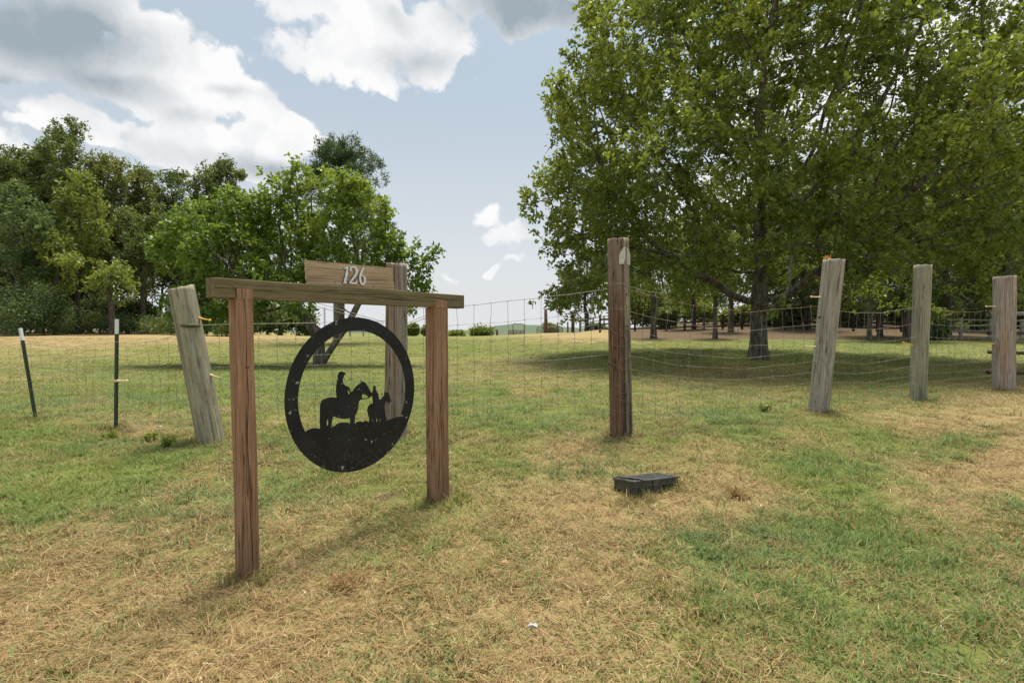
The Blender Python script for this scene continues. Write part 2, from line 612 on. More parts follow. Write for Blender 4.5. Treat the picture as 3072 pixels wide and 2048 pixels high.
def mat_bark(name, c1, c2, scale=9):
    m, nt, b = new_mat(name)
    tc = nt.add('ShaderNodeNewGeometry').outputs['Position']
    st = nt.mapping(tc, (1, 1, .35))
    n = nt.noise(st, scale, 7, .75, .4)
    n2 = nt.noise(tc, scale * 2.2, 4, .6)
    c = nt.mix(nt.smooth(n, .38, .62), c1, c2)
    c = nt.mix(nt.smooth(n2, .6, .68, 0, .6), c, tuple(min(1, v * 1.5) for v in c2))
    nt.l.new(c, b.inputs['Base Color'])
    b.inputs['Roughness'].default_value = .95
    b.inputs['Specular IOR Level'].default_value = .15
    bump(nt, b, n, 1.0, .06)
    return m


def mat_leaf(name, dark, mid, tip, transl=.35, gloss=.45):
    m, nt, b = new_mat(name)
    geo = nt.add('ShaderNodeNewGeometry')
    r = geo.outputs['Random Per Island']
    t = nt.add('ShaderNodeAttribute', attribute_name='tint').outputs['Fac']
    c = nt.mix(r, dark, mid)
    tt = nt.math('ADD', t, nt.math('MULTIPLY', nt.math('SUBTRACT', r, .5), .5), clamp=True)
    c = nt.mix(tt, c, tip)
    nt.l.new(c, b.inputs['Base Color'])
    b.inputs['Roughness'].default_value = gloss
    b.inputs['Specular IOR Level'].default_value = .35
    tr = nt.add('ShaderNodeBsdfTranslucent')
    nt.l.new(nt.mix(.55, c, (.28, .34, .03)), tr.inputs[0])
    mx = nt.add('ShaderNodeMixShader', ins={0: transl})
    nt.l.new(b.outputs[0], mx.inputs[1])
    nt.l.new(tr.outputs[0], mx.inputs[2])
    nt.l.new(mx.outputs[0], nt.n['Material Output'].inputs[0])
    return m


M_BARK_OAK = mat_bark('oak_bark', (.06, .05, .04), (.24, .22, .18), 12)
M_BARK_GREY = mat_bark('grey_bark', (.05, .045, .038), (.15, .135, .115), 7)
M_BARK_DARK = mat_bark('dark_bark', (.05, .043, .036), (.14, .12, .10), 7)
L_OAK = mat_leaf('oak_leaf', (.08, .125, .03), (.165, .23, .05), (.44, .48, .075), .45, .42)
L_MAPLE = mat_leaf('bright_leaf', (.07, .15, .025), (.15, .26, .045), (.30, .40, .07), .45, .45)
L_DARK = mat_leaf('dark_leaf', (.055, .095, .036), (.11, .16, .055), (.23, .28, .09), .33, .5)
L_BLUE = mat_leaf('bluish_leaf', (.042, .088, .042), (.085, .15, .065), (.17, .25, .10), .33, .5)
L_OLIVE = mat_leaf('olive_leaf', (.08, .11, .04), (.15, .185, .06), (.28, .28, .09), .35, .5)
L_YELLOW = mat_leaf('yellow_green_leaf', (.11, .165, .035), (.19, .25, .055), (.36, .38, .08), .38, .5)
L_PINE = mat_leaf('pine_needle', (.028, .07, .03), (.06, .125, .05), (.12, .19, .06), .12, .5)


# ------------------------------------------------------------------ trees
def colonize(attr, roots, parents, step, kill, iters=160, up=0.05):
    pos = [np.array(r, float) for r in roots]
    par = list(parents)
    A = np.array(attr, float)
    alive = np.ones(len(A), bool)
    nd = np.full(len(A), 1e9)
    ni = np.zeros(len(A), int)

    def upd(start):
        new = np.array(pos[start:])
        if len(new) == 0:
            return
        D = np.linalg.norm(A[:, None] - new[None], axis=2)
        k = D.argmin(1)
        dm = D[np.arange(len(A)), k]
        b = dm < nd
        nd[b] = dm[b]
        ni[b] = k[b] + start
    upd(0)
    tried = {}
    for _ in range(iters):
        alive &= nd > kill
        if not alive.any():
            break
        idx = np.where(alive)[0]
        Pn = np.array(pos)
        d = A[idx] - Pn[ni[idx]]
        d /= np.linalg.norm(d, axis=1)[:, None] + 1e-9
        acc = np.zeros((len(pos), 3))
        np.add.at(acc, ni[idx], d)
        srcs = np.unique(ni[idx])
        s0 = len(pos)
        for s in srcs:
            v = acc[s]
            v = v / (np.linalg.norm(v) + 1e-9)
            v = v + np.array([0, 0, up]) + rng.normal(0, .10, 3)
            v /= np.linalg.norm(v)
            c = tried.get(s, 0)
            if c > 5:
                # give up on attractors this node cannot reach
                alive[idx[ni[idx] == s]] = False
                continue
            tried[s] = c + 1
            pos.append(Pn[s] + v * step)
            par.append(int(s))
        if len(pos) == s0:
            break
        upd(s0)
    return np.array(pos), np.array(par)


def branch_radii(pos, par, tip, expo=2.35):
    n = len(pos)
    acc = np.zeros(n)
    main = np.full(n, -1)
    best = np.zeros(n)
    r = np.zeros(n)
    for i in range(n - 1, -1, -1):
        r[i] = acc[i] ** (1 / expo) if acc[i] > 0 else tip
        p = par[i]
        if p >= 0:
            acc[p] += r[i] ** expo
            if r[i] > best[p]:
                best[p] = r[i]
                main[p] = i
    return r, main


def branch_mesh(pos, par, r, main, k=6, minr=0.0, rough=0.0):
    n = len(pos)
    dirs = np.zeros((n, 3))
    for i in range(n):
        if par[i] >= 0:
            dirs[i] = pos[i] - pos[par[i]]
    dirs[0] = (0, 0, 1)
    dirs /= np.linalg.norm(dirs, axis=1)[:, None] + 1e-9
    ref = np.where(np.abs(dirs[:, 2:3]) > .95, np.array([[1., 0, 0]]), np.array([[0, 0, 1.]]))
    ref[:] = np.array([0.31, 0.17, 0.1])
    u = np.cross(dirs, ref)
    u /= np.linalg.norm(u, axis=1)[:, None] + 1e-9
    w = np.cross(dirs, u)
    a = np.arange(k) * 2 * np.pi / k
    ring = (u[:, None] * np.cos(a)[None, :, None] + w[:, None] * np.sin(a)[None, :, None])
    rr = r[:, None] * (1 + rough * np.sin(a * 3 + pos[:, 2:3] * 1.2)[:, :])
    V1 = pos[:, None] + ring * rr[..., None]
    keep = [i for i in range(n) if par[i] >= 0 and r[i] > minr]
    verts = [V1.reshape(-1, 3)]
    off = n * k
    F1 = []
    extra = []
    for i in keep:
        p = par[i]
        if main[p] == i:
            base = p * k
        else:
            extra.append(pos[p] + ring[i] * r[i])
            base = off
            off += k
        for j in range(k):
            j2 = (j + 1) % k
            F1.append((base + j, base + j2, i * k + j2, i * k + j))
    if extra:
        verts.append(np.array(extra).reshape(-1, 3))
    return np.concatenate(verts), np.array(F1)


def leaf_quads(cent, out_dir, size, spread, n_per, upb=.6, jitter=.35, wid=.5, tint=None, droop=0.0, fan=.9):
    """n_per leaves round every centre; returns verts, quads, tint"""
    m = len(cent) * n_per
    c = np.repeat(cent, n_per, 0) + rng.normal(0, 1, (m, 3)) * spread
    d = np.repeat(out_dir, n_per, 0) * .7 + rng.normal(0, 1, (m, 3)) * fan
    d[:, 2] -= droop
    d /= np.linalg.norm(d, axis=1)[:, None] + 1e-9
    nrm = rng.normal(0, .6, (m, 3)) + np.array([0, 0, upb])
    s = np.cross(d, nrm)
    s /= np.linalg.norm(s, axis=1)[:, None] + 1e-9
    nn = np.cross(s, d)
    L = size * rng.uniform(1 - jitter, 1 + jitter, m)[:, None]
    W = L * wid
    v0 = c
    v1 = c + d * L * .5 + s * W * .5 + nn * L * .10
    v2 = c + d * L - nn * L * .06
    v3 = c + d * L * .45 - s * W * .5 + nn * L * .10
    V = np.stack([v0, v1, v2, v3], 1).reshape(-1, 3)
    Fq = np.arange(m * 4).reshape(-1, 4)
    t = np.zeros(m) if tint is None else np.repeat(tint, n_per)
    return V, Fq, np.repeat(t, 4)


def crown_points(blobs, n, shell=.5):
    """blobs: list of (centre, radii, weight)"""
    w = np.array([b[2] * (b[1][0] * b[1][1] * b[1][2]) ** (2 / 3) for b in blobs])
    w /= w.sum()
    out = []
    for (c, r, _), ww in zip(blobs, w):
        k = max(3, int(n * ww))
        v = rng.normal(0, 1, (k, 3))
        v /= np.linalg.norm(v, axis=1)[:, None]
        rad = rng.uniform(0, 1, k) ** (1 / 3) * (1 - shell) + shell * rng.uniform(.75, 1.0, k)
        out.append(np.array(c) + v * rad[:, None] * np.array(r))
    return np.concatenate(out)


def make_tree(name, label, base, blobs, leaf, bark, n_attr=420, step=.55, kill=.7, trunk_h=None, trunk_r=.16, lean=(0, 0),
              leaf_size=.2, n_per=12, spread=.33, tip=.018, tintf=None, group=None, k=5, wid=.5, droop=.1, minr=0.0, flare=1.5,
              cat='tree', extra_tip=1, up=.05, upb=.6, clump=True, stems=None, afilter=None):
    base = np.array(base, float)
    A = crown_points(blobs, n_attr)
    A = A[A[:, 2] > base[2] + .25]
    if afilter is not None:
        A = A[afilter(A)]
    zmin = A[:, 2].min()
    th = trunk_h if trunk_h is not None else max(1.0, (zmin - base[2]) + .6)
    roots, pars = [], []
    ns = max(2, int(th / step) + 1)
    for i in range(ns + 1):
        f = i / ns
        roots.append(base + np.array([lean[0] * f, lean[1] * f, th * f - (.12 if i == 0 else 0)]))
        pars.append(i - 1)
    for st in (stems or []):
        last = 0 if st[0] is None else st[0]
        for q in st[1]:
            roots.append(np.array(q, float))
            pars.append(last)
            last = len(roots) - 1
    pos, par = colonize(A, roots, pars, step, kill, up=up)
    r, main = branch_radii(pos, par, tip)
    s = trunk_r / max(r[0], 1e-6)
    r = np.where(r > tip * 1.5, tip * 1.5 + (r - tip * 1.5) * (trunk_r - tip * 1.5) / max(r[0] - tip * 1.5, 1e-6), r)
    for i in range(ns + 1):
        f = i / ns
        r[i] = trunk_r * (1 + (flare - 1) * math.exp(-f * th / .35))
    root = thing(name, tuple(base), label, cat, group)
    V, Fc = branch_mesh(pos, par, r, main, k=k, minr=minr, rough=.06)
    obj_np('trunk', V - base, Fc, bark, root, True)
    # leaf clusters on the thin wood
    ctr = np.mean([b[0] for b in blobs], 0)
    thin = np.where((r < tip * 1.9) & (np.arange(len(pos)) > ns))[0]
    cc = pos[thin]
    dd = np.array([pos[i] - pos[par[i]] for i in thin])
    dd /= np.linalg.norm(dd, axis=1)[:, None] + 1e-9
    if extra_tip > 1:
        reps = [cc]
        rd = [dd]
        for _ in range(extra_tip - 1):
            reps.append(cc + rng.normal(0, step * .55, cc.shape))
            rd.append(dd)
        cc = np.concatenate(reps)
        dd = np.concatenate(rd)
    if clump:
        # thin the twigs unevenly, so that the crown has lit clumps and gaps
        f = np.array([mnoise.noise(Vector(p) * .75) for p in cc])
        keep = f > -0.22 + rng.normal(0, .12, len(cc))
        cc, dd = cc[keep], dd[keep]
    tint = tintf(cc) if tintf else np.clip(rng.normal(.15, .2, len(cc)), 0, 1)
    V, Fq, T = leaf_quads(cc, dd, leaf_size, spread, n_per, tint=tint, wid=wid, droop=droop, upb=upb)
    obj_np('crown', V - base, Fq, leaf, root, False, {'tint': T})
    print('TREE', label[:30], len(Fq), len(Fc))
    return root


def px_blobs(lst, Y, depth=.9):
    """(px, row, rx_px, ry_px[, dY[, weight]]) -> blobs in metres"""
    out = []
    for b in lst:
        px, row, rx, ry = b[:4]
        dY = b[4] if len(b) > 4 else 0
        wt = b[5] if len(b) > 5 else 1
        YY = Y + dY
        k = YY / F
        out.append((tuple(P(px, row, YY)), (rx * k, rx * k * depth, ry * k), wt))
    return out


# the big oak in the pasture
def build_oak():
    b = OAK
    x, y = b.x, b.y
    bl = []
    # a broad dome with its widest girth low down
    for z, R in ((2.6, 5.6), (3.9, 6.6), (5.2, 7.0), (6.6, 6.8), (8.2, 6.3), (9.8, 5.6), (11.4, 4.7), (12.9, 3.3)):
        n = int(6 + R * 2.2)
        for i in range(n):
            a = 2 * math.pi * (i + rnd.random() * .8) / n
            q = rnd.uniform(.72, .88)
            rr = rnd.uniform(1.2, 1.8)
            bl.append(((x + R * q * math.cos(a), y + R * q * math.sin(a), z + rnd.uniform(-.5, .5)), (rr, rr, rr * .85), 1))
        for i in range(int(n * .55)):
            a = rnd.uniform(0, 2 * math.pi)
            q = rnd.uniform(.2, .55)
            rr = rnd.uniform(1.0, 1.6)
            bl.append(((x + R * q * math.cos(a), y + R * q * math.sin(a), z + .9 + rnd.uniform(-.4, .4)), (rr, rr, rr * .8), .45))
    # low skirts that hang to eye height on the left and right
    for a in (170, 188, 205, 225, 150, 245, -20, 5, 25):
        a = math.radians(a)
        bl.append(((x + 6.0 * math.cos(a), y + 6.0 * math.sin(a), 1.9), (1.2, 1.2, .8), .9))

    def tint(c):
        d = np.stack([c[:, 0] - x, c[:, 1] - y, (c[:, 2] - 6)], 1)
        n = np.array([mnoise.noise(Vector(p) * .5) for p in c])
        o = np.clip((np.linalg.norm(d, axis=1) - 5.0) / 3, 0, 1)  # outer upper leaves: yellow-green tips, tinted paler so the clumps look sunlit
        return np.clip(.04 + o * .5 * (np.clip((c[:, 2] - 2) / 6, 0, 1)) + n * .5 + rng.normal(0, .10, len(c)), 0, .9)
    def above(A):
        rr = np.hypot(A[:, 0] - x, A[:, 1] - y)
        low = np.where(rr < 4.3, 2.75, 2.75 - (rr - 4.3) * .45)
        inner = (rr < 3.2) & (A[:, 2] < 7.5)
        return (A[:, 2] > low) & ~(inner & (rng.random(len(A)) < .2))
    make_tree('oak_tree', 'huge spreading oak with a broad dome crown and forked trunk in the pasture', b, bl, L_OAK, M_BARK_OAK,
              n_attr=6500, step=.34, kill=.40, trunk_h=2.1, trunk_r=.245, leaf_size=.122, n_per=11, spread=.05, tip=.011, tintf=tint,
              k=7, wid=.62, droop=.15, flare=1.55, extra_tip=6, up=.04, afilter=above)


build_oak()


def build_maple():
    Y = 13.9
    g = G(958, 1095)
    bl = px_blobs([(600, 690, 95, 100), (560, 800, 85, 85), (560, 900, 75, 75), (850, 850, 90, 50), (960, 830, 110, 45), (700, 640, 100, 80), (680, 760, 120, 100, -.6), (800, 620, 80, 60),
                   (640, 900, 110, 80), (580, 950, 60, 45), (720, 960, 60, 50), (760, 860, 90, 80, -.8), (860, 700, 120, 90, .4),
                   (930, 620, 90, 75), (1010, 570, 85, 75), (1085, 600, 70, 70), (920, 560, 80, 60), (1050, 700, 110, 110), (1000, 800, 110, 60, .8), (1110, 760, 70, 90),
                   (1150, 640, 32, 70, 0, .6), (1175, 740, 45, 60), (1180, 840, 60, 40), (1245, 780, 26, 70, -.3, .8), (1262, 850, 40, 40, -.3),
                   (1305, 760, 16, 40, -.3, .9), (1320, 740, 12, 12, -.3, 1), (1210, 900, 70, 25), (800, 550, 16, 40, 0, .8), (900, 520, 14, 40, 0, .8), (900, 900, 70, 40, -1),
                   (520, 700, 40, 50, 0), (490, 760, 40, 40)], Y, .85)

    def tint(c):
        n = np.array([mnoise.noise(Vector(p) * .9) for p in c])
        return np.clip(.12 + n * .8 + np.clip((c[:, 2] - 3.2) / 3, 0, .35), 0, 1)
    s1 = [tuple(P(985, 1060, Y)), tuple(P(1010, 1020, Y)), tuple(P(1035, 985, Y)), tuple(P(1060, 940, Y)), tuple(P(1080, 900, Y))]
    s2 = [tuple(P(935, 985, Y)), tuple(P(905, 950, Y)), tuple(P(870, 905, Y))]
    make_tree('spreading_tree', 'low bright green tree with several twisting trunks behind the hanging ring', g, bl, L_MAPLE, M_BARK_OAK,
              n_attr=3600, step=.17, kill=.22, trunk_h=.9, trunk_r=.14, lean=(-.02, 0), leaf_size=.115, n_per=8, spread=.05, tip=.008,
              tintf=tint, k=6, wid=.6, droop=.25, flare=1.35, extra_tip=5, stems=[(0, s1), (4, s2)], up=.02)


build_maple()


# --------------- pine behind the bright tree
def build_pine():
    Y = 27.0
    base = P(1020, 1000, Y)
    base.z = tz(base.x, Y)
    root = thing('pine_tree', tuple(base), 'tall pine whose ragged dark top rises above the bright green tree', 'tree')
    stem = [(1020, 1004), (1022, 880), (1016, 760), (1024, 660), (1018, 580), (1012, 530), (1016, 490), (1005, 455)]
    pos = [P(a, b, Y) for a, b in stem]
    bm = bmesh.new()
    add_tube(bm, [p - base for p in pos], [.24, .21, .18, .14, .11, .08, .05, .03], 7)
    tufts = []
    limbs = [(1016, 490, 945, 470), (1012, 530, 930, 530), (1012, 540, 905, 575), (1018, 520, 1060, 450), (1010, 500, 975, 445), (1018, 560, 1100, 500),
             (1020, 580, 1125, 550), (1018, 600, 1130, 610), (1020, 600, 930, 620), (1022, 620, 1140, 680), (1020, 660, 1160, 760),
             (1005, 470, 1010, 440), (1018, 540, 1115, 485), (1020, 640, 900, 680), (1016, 510, 1080, 470), (1012, 500, 1040, 440),
             (1018, 600, 1150, 640), (1020, 620, 1100, 590), (1018, 640, 1165, 715), (1018, 700, 1180, 775), (1016, 520, 950, 505), (1018, 740, 1190, 830), (1016, 760, 1170, 700)]
    for i, (a, b, c, d) in enumerate(limbs):
        s = P(a, b, Y)
        dy = rnd.uniform(-1.3, 1.3)
        e = P(c, d, Y + dy)
        mid = (s + e) / 2 - Vector((0, 0, .15))
        add_tube(bm, [s - base, mid - base, e - base], [.05, .035, .012], 5)
        L = (e - s).length
        for t in np.linspace(.3, 1.08, 14):
            p = s.lerp(e, t) + Vector((rnd.gauss(0, .22), rnd.gauss(0, .35), rnd.gauss(.10, .12)))
            for _ in range(2):
                tufts.append(p + Vector((rnd.gauss(0, .16), rnd.gauss(0, .2), rnd.gauss(0, .1))))
    obj_bm('trunk', bm, M_BARK_OAK, root, True)
    c = np.array([tuple(t - base) for t in tufts])
    out = rng.normal(0, .3, c.shape) + np.array([0, 0, .5])
    V, Fq, T = leaf_quads(c, out, .22, .07, 34, upb=.2, wid=.16, tint=np.clip(rng.normal(.2, .2, len(c)), 0, 1))
    obj_np('crown', V, Fq, L_PINE, root, False, {'tint': T})


build_pine()


# --------------- woods
def wood_tree(px, Y, top, hw, bottom, leaf, label, name='broadleaf_tree', bark=M_BARK_DARK, size=None, dens=1.0, tr=.16, group='trees of the woods on the left',
              clear=None, lean=0, tone=0):
    k = Y / F
    x = P(px, 985, Y).x
    z = tz(x, Y)
    base = (x, Y, z)
    bl = []
    h = bottom - top
    n = max(5, int(h / (hw * .42)))
    ph = rnd.uniform(0, 6)
    for i in range(n):
        f = (i + .5) / n
        w = hw * (math.sin(math.pi * min(1, .18 + f * .72)) ** .7)
        for j in range(2 if w < 40 else 3):
            ox = rnd.uniform(-.62, .62) * w
            rr = rnd.uniform(.34, .52) * w
            bl.append((px + ox + lean * (1 - f), top + h * f + rnd.uniform(-.3, .3) * h / n, rr, rr * rnd.uniform(.75, 1.1), rnd.uniform(-.6, .6) * w * k))
    bl.append((px + lean, top + hw * .25, hw * .25, hw * .25))
    b3 = px_blobs(bl, Y, .9)
    vol = (hw * k) ** 2 * h * k

    def tint(c):
        nn = np.array([mnoise.noise(Vector(p) * .45) for p in c])
        return np.clip(.18 + tone + nn * .7, 0, 1)
    sz = size or (.18 + Y * .0016)
    return make_tree(name, label, base, b3, leaf, bark, n_attr=int(min(1000, 260 + 3.6 * vol) * dens), step=.5, kill=.58,
                     trunk_r=tr, leaf_size=sz, n_per=10 if Y < 56 else 7, spread=.12, tip=.02, group=group, tintf=tint, extra_tip=8 if Y < 56 else 3)


LEFT = [
    (30, 46, 455, 120, 900, L_DARK, 'tall dark green tree at the left edge of the photo, top of the left woods'),
    (175, 47, 385, 120, 860, L_DARK, 'tallest tree of the left woods, with a sparse feathery dark top'),
    (330, 47, 480, 105, 900, L_OLIVE, 'brownish olive tree right of the tallest tree in the left woods'),
    (435, 49, 500, 85, 880, L_OLIVE, 'rounded olive tree in the left woods with sky behind its shoulder'),
    (525, 51, 515, 80, 900, L_DARK, 'dark narrow tree behind the left edge of the bright green tree'),
    (650, 53, 492, 100, 900, L_DARK, 'dark crown showing above the left half of the bright green tree'),
    (235, 41, 535, 95, 880, L_YELLOW, 'tall yellow green tree standing in front of the dark left woods'),
    (335, 38, 790, 62, 930, L_YELLOW, 'small round yellow green tree right of the tall yellow green one'),
    (165, 38, 710, 75, 900, L_YELLOW, 'slim yellow green tree left of and below the tall yellow green one'),
    (55, 38, 565, 105, 880, L_BLUE, 'bluish green tree near the left edge in front of the tall dark tree'),
    (430, 43, 640, 90, 900, L_DARK, 'dense dark tree in the middle of the left woods behind the leaning post'),
    (560, 46, 640, 80, 930, L_DARK, 'dark tree half hidden behind the lower left of the bright green tree'),
    (110, 52, 470, 130, 940, L_DARK, 'dark tree deep in the left woods between the two tallest trees'),
    (270, 53, 520, 130, 940, L_DARK, 'dark tree deep in the left woods behind the yellow green tree'),
    (-90, 45, 465, 150, 930, L_DARK, 'dark tree cut off by the left edge of the photo'),
    (60, 58, 520, 160, 990, L_BLUE, 'shadowed tree far back in the left woods near the photo edge'),
    (200, 60, 560, 150, 990, L_DARK, 'shadowed tree far back in the left woods behind the yellow green trees'),
    (350, 60, 600, 130, 975, L_DARK, 'shadowed tree far back behind the round yellow green tree'),
    (480, 58, 620, 130, 990, L_BLUE, 'shadowed tree far back behind the leaning lichen post'),
    (620, 58, 640, 120, 990, L_DARK, 'shadowed tree far back behind the left sign post'),
    (740, 56, 700, 90, 985, L_DARK, 'dark tree far back behind the middle of the bright green tree'),
    (840, 58, 680, 80, 985, L_BLUE, 'bluish tree far back behind the trunks of the bright green tree'),
]
for (px, Y, top, hw, bot, lf, lab) in LEFT:
    wood_tree(px, Y, top, hw, bot, lf, lab, tr=rnd.uniform(.13, .22), tone=.1 if lf is L_YELLOW else 0, dens=1.15)

RIGHT = [
    (1960, 31, 640, 70, 930, L_DARK, 'slim dark tree behind the fence wire just right of the brown post', .17),
    (2145, 31, 700, 70, 900, L_DARK, 'young tree with a bare trunk left of the big oak', .13),
    (2192, 37, 640, 80, 900, L_OLIVE, 'dark straight trunk tree just left of the oak trunk by the rail fence', .17),
    (2080, 42, 660, 80, 930, L_YELLOW, 'pale green tree beyond the dark rail fence left of the oak', .17),
    (1880, 50, 700, 90, 960, L_YELLOW, 'yellow green tree behind the brown post where the pens begin', .2),
    (1760, 55, 740, 80, 960, L_OLIVE, 'hazy olive tree under the left skirt of the oak', .2),
    (2420, 40, 560, 130, 930, L_DARK, 'dark tree behind the grey leaning post', .2),
    (2608, 30, 560, 120, 900, L_DARK, 'tree with a pale leaning trunk between the two grey posts', .12),
    (2640, 33, 520, 120, 920, L_BLUE, 'dark trunked tree just behind the pale leaning trunk', .14),
    (2725, 30, 500, 120, 900, L_DARK, 'tree with a thick dark trunk beside the slim grey post', .24),
    (2330, 46, 520, 130, 940, L_DARK, 'dark tree deep in the woods right behind the oak trunk', .2),
    (2520, 48, 470, 150, 940, L_OLIVE, 'tall olive tree deep in the right woods behind the grey leaning post', .2),
    (2840, 34, 430, 130, 930, L_DARK, 'tall dark tree of the right woods between the slim post and the last post', .22),
    (3020, 30, 350, 130, 900, L_OAK, 'tall tree at the right edge with a lighter top above the last post', .22),
    (2930, 42, 380, 150, 930, L_DARK, 'dark tree filling the woods behind the last post', .22),
    (3160, 36, 330, 150, 930, L_DARK, 'dark tree cut off by the right edge of the photo', .22),
    (2760, 50, 400, 160, 940, L_BLUE, 'bluish dark tree deep in the right woods', .22),
    (2990, 52, 420, 160, 960, L_BLUE, 'darkest tree at the back of the right woods', .22),
    (1990, 66, 700, 120, 960, L_OLIVE, 'olive tree beyond the slope left of the oak', .2),
    (2130, 68, 690, 120, 950, L_DARK, 'dark tree beyond the leaf covered slope left of the oak trunk', .2),
    (2290, 66, 640, 140, 945, L_BLUE, 'bluish tree beyond the slope right behind the oak', .2),
    (2450, 64, 600, 150, 945, L_DARK, 'dark tree beyond the slope right of the oak trunk', .2),
    (2600, 64, 560, 150, 955, L_BLUE, 'bluish tree deep behind the pale leaning trunk', .2),
    (2760, 62, 520, 150, 965, L_DARK, 'dark tree deep behind the thick dark trunk', .2),
    (2900, 62, 500, 150, 975, L_DARK, 'dark tree deep behind the pale four rail fence', .2),
    (3060, 62, 480, 150, 980, L_OLIVE, 'olive tree deep in the woods at the right edge', .2),
]
for (px, Y, top, hw, bot, lf, lab, tr) in RIGHT:
    wood_tree(px, Y, top, hw, bot, lf, lab, tr=tr, bark=M_BARK_GREY if (px == 2608 or px == 2145) else M_BARK_DARK, lean=25 if px == 2608 else 0,
              group='trees of the woods on the right', dens=1.15)


# --------------- shrubs
def shrub(px, Y, top, hw, leaf, label, name='shrub', size=.16, row=None):
    x = P(px, 985, Y).x
    z = tz(x, Y)
    k = Y / F
    gr = float(project(np.array([x]), np.array([Y]), np.array([z]))[1][0])
    h = max(8, gr - top)
    bl = []
    for i in range(6):
        ox = rnd.uniform(-.6, .6) * hw
        bl.append((px + ox, gr - h * rnd.uniform(.25, .7), hw * rnd.uniform(.3, .5), h * rnd.uniform(.25, .4), rnd.uniform(-.4, .4) * hw * k))
    b3 = px_blobs(bl, Y, .9)
    s = max(.12, min(.5, hw * k * .25))
    return make_tree(name, label, (x, Y, z - .05), b3, leaf, M_BARK_DARK, n_attr=520, step=s * .6, kill=s * .7, trunk_r=.04, leaf_size=size,
                     n_per=12, spread=s * .5, tip=.008, trunk_h=h * k * .3, cat='shrub', extra_tip=2, clump=False, group='shrubs and brush along the woods and the crest')


shrub(35, 36, 830, 150, L_BLUE, 'large dark bluish shrub reaching the ground at the left edge')
shrub(130, 37, 860, 90, L_BLUE, 'dark shrub beside the large bluish one on the left')
shrub(440, 40, 950, 80, L_DARK, 'low dark shrub in front of the left rail fence')
shrub(540, 38, 940, 70, L_DARK, 'low shrub behind the leaning lichen covered post')
shrub(60, 40, 900, 120, L_DARK, 'dark brush under the tall trees at the left edge')
shrub(240, 41, 935, 80, L_DARK, 'dark brush under the tall yellow green tree')
shrub(340, 41, 945, 70, L_BLUE, 'dark brush under the small round yellow green tree')
for (px_, Y_, top_, hw_, lf_, lab_) in (
        (60, 49, 850, 150, L_DARK, 'dark undergrowth wall at the far left behind the rail fence'),
        (260, 50, 880, 130, L_BLUE, 'dark undergrowth wall behind the yellow green trees'),
        (430, 50, 900, 120, L_DARK, 'dark undergrowth wall behind the leaning lichen post'),
        (600, 50, 880, 120, L_BLUE, 'dark undergrowth wall behind the left end of the beam'),
        (760, 50, 910, 100, L_DARK, 'dark undergrowth wall under the middle of the bright green tree'),
        (890, 52, 935, 60, L_DARK, 'dark undergrowth beside the trunks of the bright green tree')):
    shrub(px_, Y_, top_, hw_, lf_, lab_, size=.32)
for (px_, Y_, top_, hw_, lf_, lab_) in (
        (1930, 60, 860, 70, L_YELLOW, 'pale undergrowth beyond the slope right of the brown post'),
        (2060, 62, 855, 90, L_OLIVE, 'olive undergrowth beyond the slope between the slim trunks'),
        (2480, 58, 860, 110, L_BLUE, 'bluish undergrowth beyond the slope behind the leaning grey post'),
        (2660, 52, 870, 100, L_DARK, 'dark undergrowth behind the pale leaning trunk'),
        (2860, 50, 870, 110, L_BLUE, 'dark undergrowth between the slim post and the last post'),
        (3040, 50, 860, 110, L_DARK, 'dark undergrowth behind the last post at the right edge')):
    shrub(px_, Y_, top_, hw_, lf_, lab_, size=.32)
shrub(700, 36, 950, 60, L_DARK, 'low shrub at the wood edge behind the left sign post')
shrub(620, 37, 930, 60, L_DARK, 'dark shrub under the bright green tree on its left')
shrub(1240, 60, 968, 18, L_YELLOW, 'small pale shrub on the crest just right of the ring post', size=.3)
shrub(1282, 60, 975, 14, L_YELLOW, 'narrow pale shrub on the crest beside the right sign post', size=.3)
shrub(1445, 62, 986, 36, L_YELLOW, 'rounded yellow green bush on the crest of the pasture', size=.3)
shrub(1370, 62, 996, 22, L_YELLOW, 'low green bush on the crest left of the rounded one', size=.3)
shrub(1655, 66, 968, 24, L_YELLOW, 'pale bush behind the metal pen panel on the crest', size=.3)
shrub(1790, 66, 975, 30, L_BLUE, 'dark bush beyond the pens on the crest', size=.3)
shrub(2300, 44, 930, 60, L_YELLOW, 'yellow green undergrowth behind the oak trunk', size=.3)
shrub(2200, 46, 920, 50, L_YELLOW, 'sunlit undergrowth beyond the rail fence left of the oak', size=.3)
shrub(2380, 42, 900, 60, L_DARK, 'dark undergrowth right of the oak trunk', size=.3)
for (px_, Y_, top_, hw_, lf_, lab_) in (
        (2010, 44, 925, 40, L_DARK, 'low green brush just beyond the dark board fence near the brown post'),
        (2110, 50, 905, 60, L_OAK, 'green brush on the slope behind the two slim trunks'),
        (2250, 52, 900, 70, L_OLIVE, 'olive brush on the slope immediately left of the oak trunk'),
        (2400, 50, 905, 70, L_OAK, 'green brush on the slope immediately right of the oak trunk'),
        (2570, 44, 915, 60, L_DARK, 'green brush on the slope right of the leaning grey post'),
        (2930, 40, 920, 60, L_DARK, 'green brush behind the pale four rail fence')):
    shrub(px_, Y_, top_, hw_, lf_, lab_, size=.26)
shrub(2800, 31, 915, 50, L_BLUE, 'dark shrub behind the slim grey post', size=.2)
